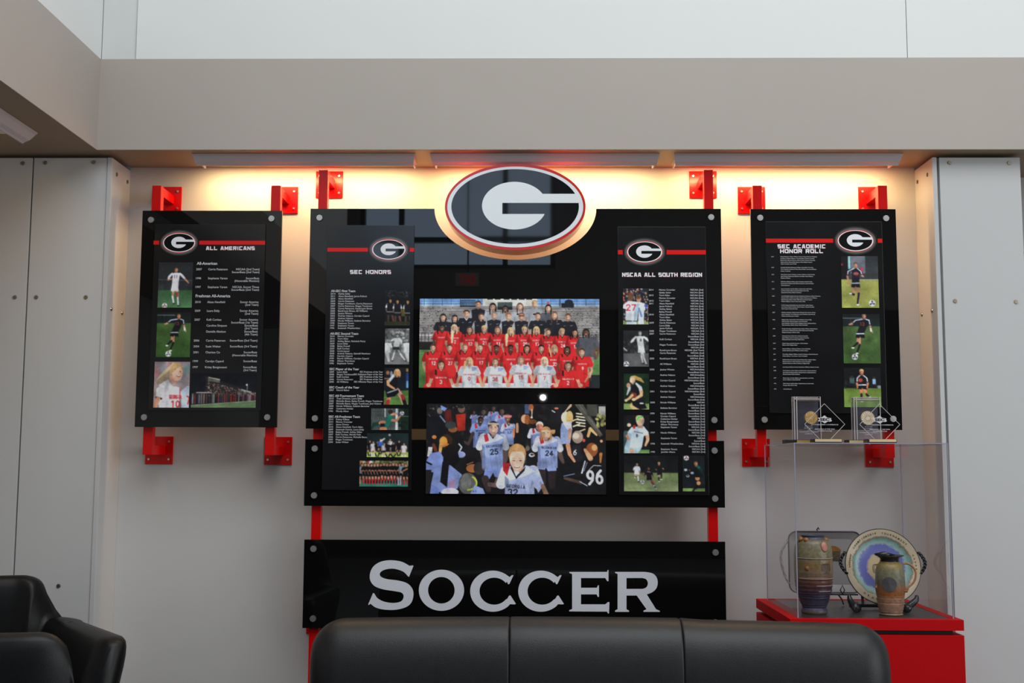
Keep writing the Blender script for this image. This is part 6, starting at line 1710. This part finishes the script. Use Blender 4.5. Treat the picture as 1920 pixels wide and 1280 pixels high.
m.use(mat('picture_brown', linear=(.10, .07, .04), rough=.5, noise=.5, nscale=90)).box(1.105, 1.165, -.2975, -.2955, zc - .022, zc + .010)
put(m.build('painted_picture'), tr)
ea = thing('wire_easel', (1.10, -.30, vz), 'small black wire easel with a diamond tip under the metal tray', 'stand')
xd, zd = hy(1580.5, 1104, -.33); m = MB()
zb = z0 - .005
put(MB().tube([(x0 + .07, -.322, zb), (xd + .004, -.322, zb), (x1 - .02, -.322, zb)], .003, 8).build('crossbar', blk), ea)
put(MB().tube([(xd, -.323, zb + .002), (xd - .008, -.323, zb + .016), (xd, -.323, zb + .034), (xd + .008, -.323, zb + .016), (xd, -.323, zb + .002)], .0022, 6).build('diamond', blk), ea)
for xl in (x0 + .09, xd - .016): put(MB().tube([(xl, -.322, zb), (xl + .006, -.35, (zb + vz) / 2 + .003), (xl + .010, -.356, vz + .003)], .003, 8).build('leg', blk), ea)
xt, zt2 = hy(1533.5, 992, -.285)
put(MB().tube([(xt, -.25, vz + .003), (xt, -.282, zt2 - .02), (xt - .003, -.284, zt2), (xt, -.290, zt2 + .007), (xt + .004, -.286, zt2)], .0026, 8).build('back_leg', blk), ea)

# ------------------------------------------------------------------ crystal trophies on top of the case
HZ = vz1
ENG = mat('etched_white', linear=(.62, .60, .62), rough=.6)
GOLDM = mat('gold_medallion', linear=(.80, .52, .20), rough=.35, metal=.35, noise=.25, nscale=120)
GOLDL = mat('pale_medallion', linear=(.92, .76, .56), rough=.4, metal=.2, noise=.2, nscale=120)


def px_to(o, s, x, y, Y): return hy(o[0] + x / s, o[1] + y / s, Y)


def mat_frost(name, f, c):
    if name in _m: return _m[name]
    m = bpy.data.materials.new(name); m.use_nodes = True; nt = m.node_tree
    nt.nodes.remove(nt.nodes['Principled BSDF'])
    t = nt.nodes.new('ShaderNodeBsdfTransparent'); g = nt.nodes.new('ShaderNodeBsdfDiffuse'); g.inputs[0].default_value = (*c, 1)
    x = nt.nodes.new('ShaderNodeMixShader'); x.inputs[0].default_value = f
    nt.links.new(t.outputs[0], x.inputs[1]); nt.links.new(g.outputs[0], x.inputs[2]); nt.links.new(x.outputs[0], nt.nodes['Material Output'].inputs[0])
    _m[name] = m
    return m


def block_trophy(fx0, fx1, ytop, mx, my, mr, Y, med_, plate, label, base):
    o, s = (1460, 730), 7.385
    a = px_to(o, s, fx0, ytop, Y); b = px_to(o, s, fx1, ytop, Y); zt_ = a[1]
    t = thing('crystal_block_award', ((a[0] + b[0]) / 2, Y + .03, HZ), label, 'trophy', 'crystal soccer awards on the case')
    bb = px_to(o, s, base[0], 700, Y), px_to(o, s, base[1], 700, Y)
    put(MB().box(bb[0][0], bb[1][0], Y - .012, Y + .05, HZ, HZ + .0125).build('base', BLKM, bevel=.001), t)
    pp = px_to(o, s, plate[0], 700, Y), px_to(o, s, plate[1], 700, Y)
    put(MB().box(pp[0][0], pp[1][0], Y - .0135, Y - .012, HZ + .0015, HZ + .0105).build('name_plate', plate[2]), t)
    z0_ = HZ + .0125
    put(MB().box(a[0], b[0], Y, Y + .035, z0_, zt_).build('crystal', GLASS, bevel=.002), t)
    fr = mat_frost('ground_bevel', .42, (.26, .23, .23)); bz = .0165
    put(MB().add([(a[0] - .003, Y + .036, zt_ + .001), (b[0] - .003, Y + .036, zt_ + .001), (b[0], Y - .0004, zt_ - bz * .55), (a[0] + .006, Y - .0004, zt_ - bz * .55), (a[0] - .003, Y + .036, zt_ - .001), (b[0] - .003, Y + .036, zt_ - .001), (b[0], Y + .002, zt_ - bz), (a[0] + .012, Y + .002, zt_ - bz)],
                 [(0, 1, 2, 3), (4, 7, 6, 5), (0, 3, 7, 4), (1, 5, 6, 2), (2, 6, 7, 3), (0, 4, 5, 1)]).build('top_bevel', fr), t)
    put(MB().box(a[0] - .001, a[0] + .010, Y + .001, Y + .034, z0_, zt_ - bz).build('side_bevel', mat_frost('side_frost', .30, (.24, .22, .24))), t)
    put(MB().box(a[0] + .011, b[0], Y + .030, Y + .0345, z0_, zt_ - bz).build('haze_sheet', mat_frost('reflection_haze', .16, (.30, .29, .36))), t)  # reflected haze in the crystal, put in as a thin grey sheet
    m = MB(); e_ = .0011
    for (x, y) in ((a[0], Y), (b[0], Y), (a[0], Y + .035), (a[0] + .009, Y)): m.box(x - e_, x + e_, y - e_, y + e_, z0_, zt_)
    m.box(a[0], b[0], Y - e_, Y + e_, zt_ - .0095, zt_ - .0075).box(a[0], b[0], Y + .035 - e_, Y + .035 + e_, zt_ - .001, zt_ + .001)
    put(m.build('bevel_edges', GEDGE), t)
    c = px_to(o, s, mx, my, Y); r = mr / s / FP * (DI + Y)
    m = MB(); m.cyl((c[0], Y - .001, c[1]), (0, -1, 0), r, .003, 40, r * .96); me_ = put(m.build('medallion', med_), t)
    m = MB()
    for i in range(16):
        q = 2 * math.pi * i / 16; u = Vector((math.cos(q), 0, math.sin(q)))
        m.tube([Vector((c[0], Y - .0045, c[1])) + u * r * .30, Vector((c[0], Y - .0045, c[1])) + u * r * .85], .0007, 4)
    m.tube([(c[0] + r * .93 * math.cos(2 * math.pi * i / 32), Y - .0042, c[1] + r * .93 * math.sin(2 * math.pi * i / 32)) for i in range(33)], .0007, 5)
    put(m.build('sunburst', mat('medal_dark', linear=(.34, .19, .06), rough=.5)), t)
    m = MB(); zz = c[1] - r - .006
    for i, l in enumerate(('SEC SOCCER', 'TOURNAMENT', '2001', 'SOUTHEASTERN CONFERENCE', 'CHAMPIONS')):
        text(m, l, (a[0] + b[0]) / 2 + .003, zz - i * .0068, Y - .0006, .0032, 'C', bold=.01, res=1)
    put(m.build('etched_text', ENG), t)
    return t


def diamond_trophy(cx, cy, hx, hy2, Y, label, base, plate):
    o, s = (1460, 730), 7.385
    c = px_to(o, s, cx, cy, Y); kx = 1 / s / FP * (DI + Y)
    t = thing('crystal_diamond_award', (c[0], Y, HZ), label, 'trophy', 'crystal soccer awards on the case')
    bb = px_to(o, s, base[0], 700, Y), px_to(o, s, base[1], 700, Y)
    put(MB().box(bb[0][0], bb[1][0], Y - .022, Y + .03, HZ, HZ + .0135).build('base', BLKM, bevel=.001), t)
    pp = px_to(o, s, plate[0], 700, Y), px_to(o, s, plate[1], 700, Y)
    put(MB().box(pp[0][0], pp[1][0], Y - .0235, Y - .022, HZ + .004, HZ + .0130).build('name_plate', plate[2]), t)
    zb_ = HZ + .0135; X, Z = c; a, b_ = hx * kx, hy2 * kx; q = (zb_ - (Z - b_)) / b_ * a
    pl = [(X, Z + b_), (X - a, Z), (X - q, zb_), (X + q, zb_), (X + a, Z)]
    put(MB().prism([pl], Y, Y + .012).build('crystal', mat_clear_d), t)
    m = MB()
    for i in range(5):
        if i == 2: continue
        p, r = pl[i], pl[(i + 1) % 5]; m.tube([(p[0], Y, p[1]), (r[0], Y, r[1])], .0009, 5)
    put(m.build('bevel_edges', GEDGE), t)
    m = MB(); LG = [(-.0245, .0225), (-.012, .023), (0, .031), (.009, .023), (.0235, .021), (.022, .0165), (.0255, .012), (.020, .009), (.011, .0095), (0, .003), (-.011, .010), (-.0245, .010), (-.018, .0165)]
    m.use(ENG).prism([[(X + a_, Z + c_) for a_, c_ in LG]], Y - .0006, Y)
    m.use(BLKM); text(m, 'SEC', X, Z + .0163, Y - .0008, .0085, 'C', bold=.05, width=.034)
    put(m.build('etched_logo'), t)
    m = MB().use(ENG)
    for i, (l, wd_, dz_) in enumerate((('SOUTHEASTERN CONFERENCE', .094, -.0015), ('FRESHMAN OF THE YEAR', .070, -.0172), ("WOMEN'S SOCCER", .050, -.0236))):
        text(m, l, X, Z + dz_, Y - .0006, .0036, 'C', bold=.012, width=wd_, res=1)
    put(m.build('etched_text'), t)


mat_clear_d = mat_clear('crystal_thin', (.93, .93, .95), 1.25)
block_trophy(212, 575, 98, 448, 393, 90, -.585, GOLDM, (242, 440, GOLD), 'rectangular crystal award with a dark gold medallion, left end of the case top', (90, 462))
block_trophy(1040, 1400, 104, 1232, 396, 97, -.585, GOLDL, (966, 1192, GOLDP), 'rectangular crystal award with a pale gold medallion, right part of the case top', (958, 1200))
diamond_trophy(638, 480, 275, 282, -.655, 'diamond-shaped crystal award overlapping the dark gold medallion', (462, 855), (482, 848, GOLDP))
diamond_trophy(1400, 484, 275, 280, -.655, 'diamond-shaped crystal award overlapping the pale gold medallion', (1205, 1610), (1230, 1600, GOLDP))

# the platter stands well forward so that its handles clear the right pane
PL.location = (1.258, -.500, vz + .017); PL.scale = (.977,) * 3
stand.location.x -= .027; stand.location.y -= .102
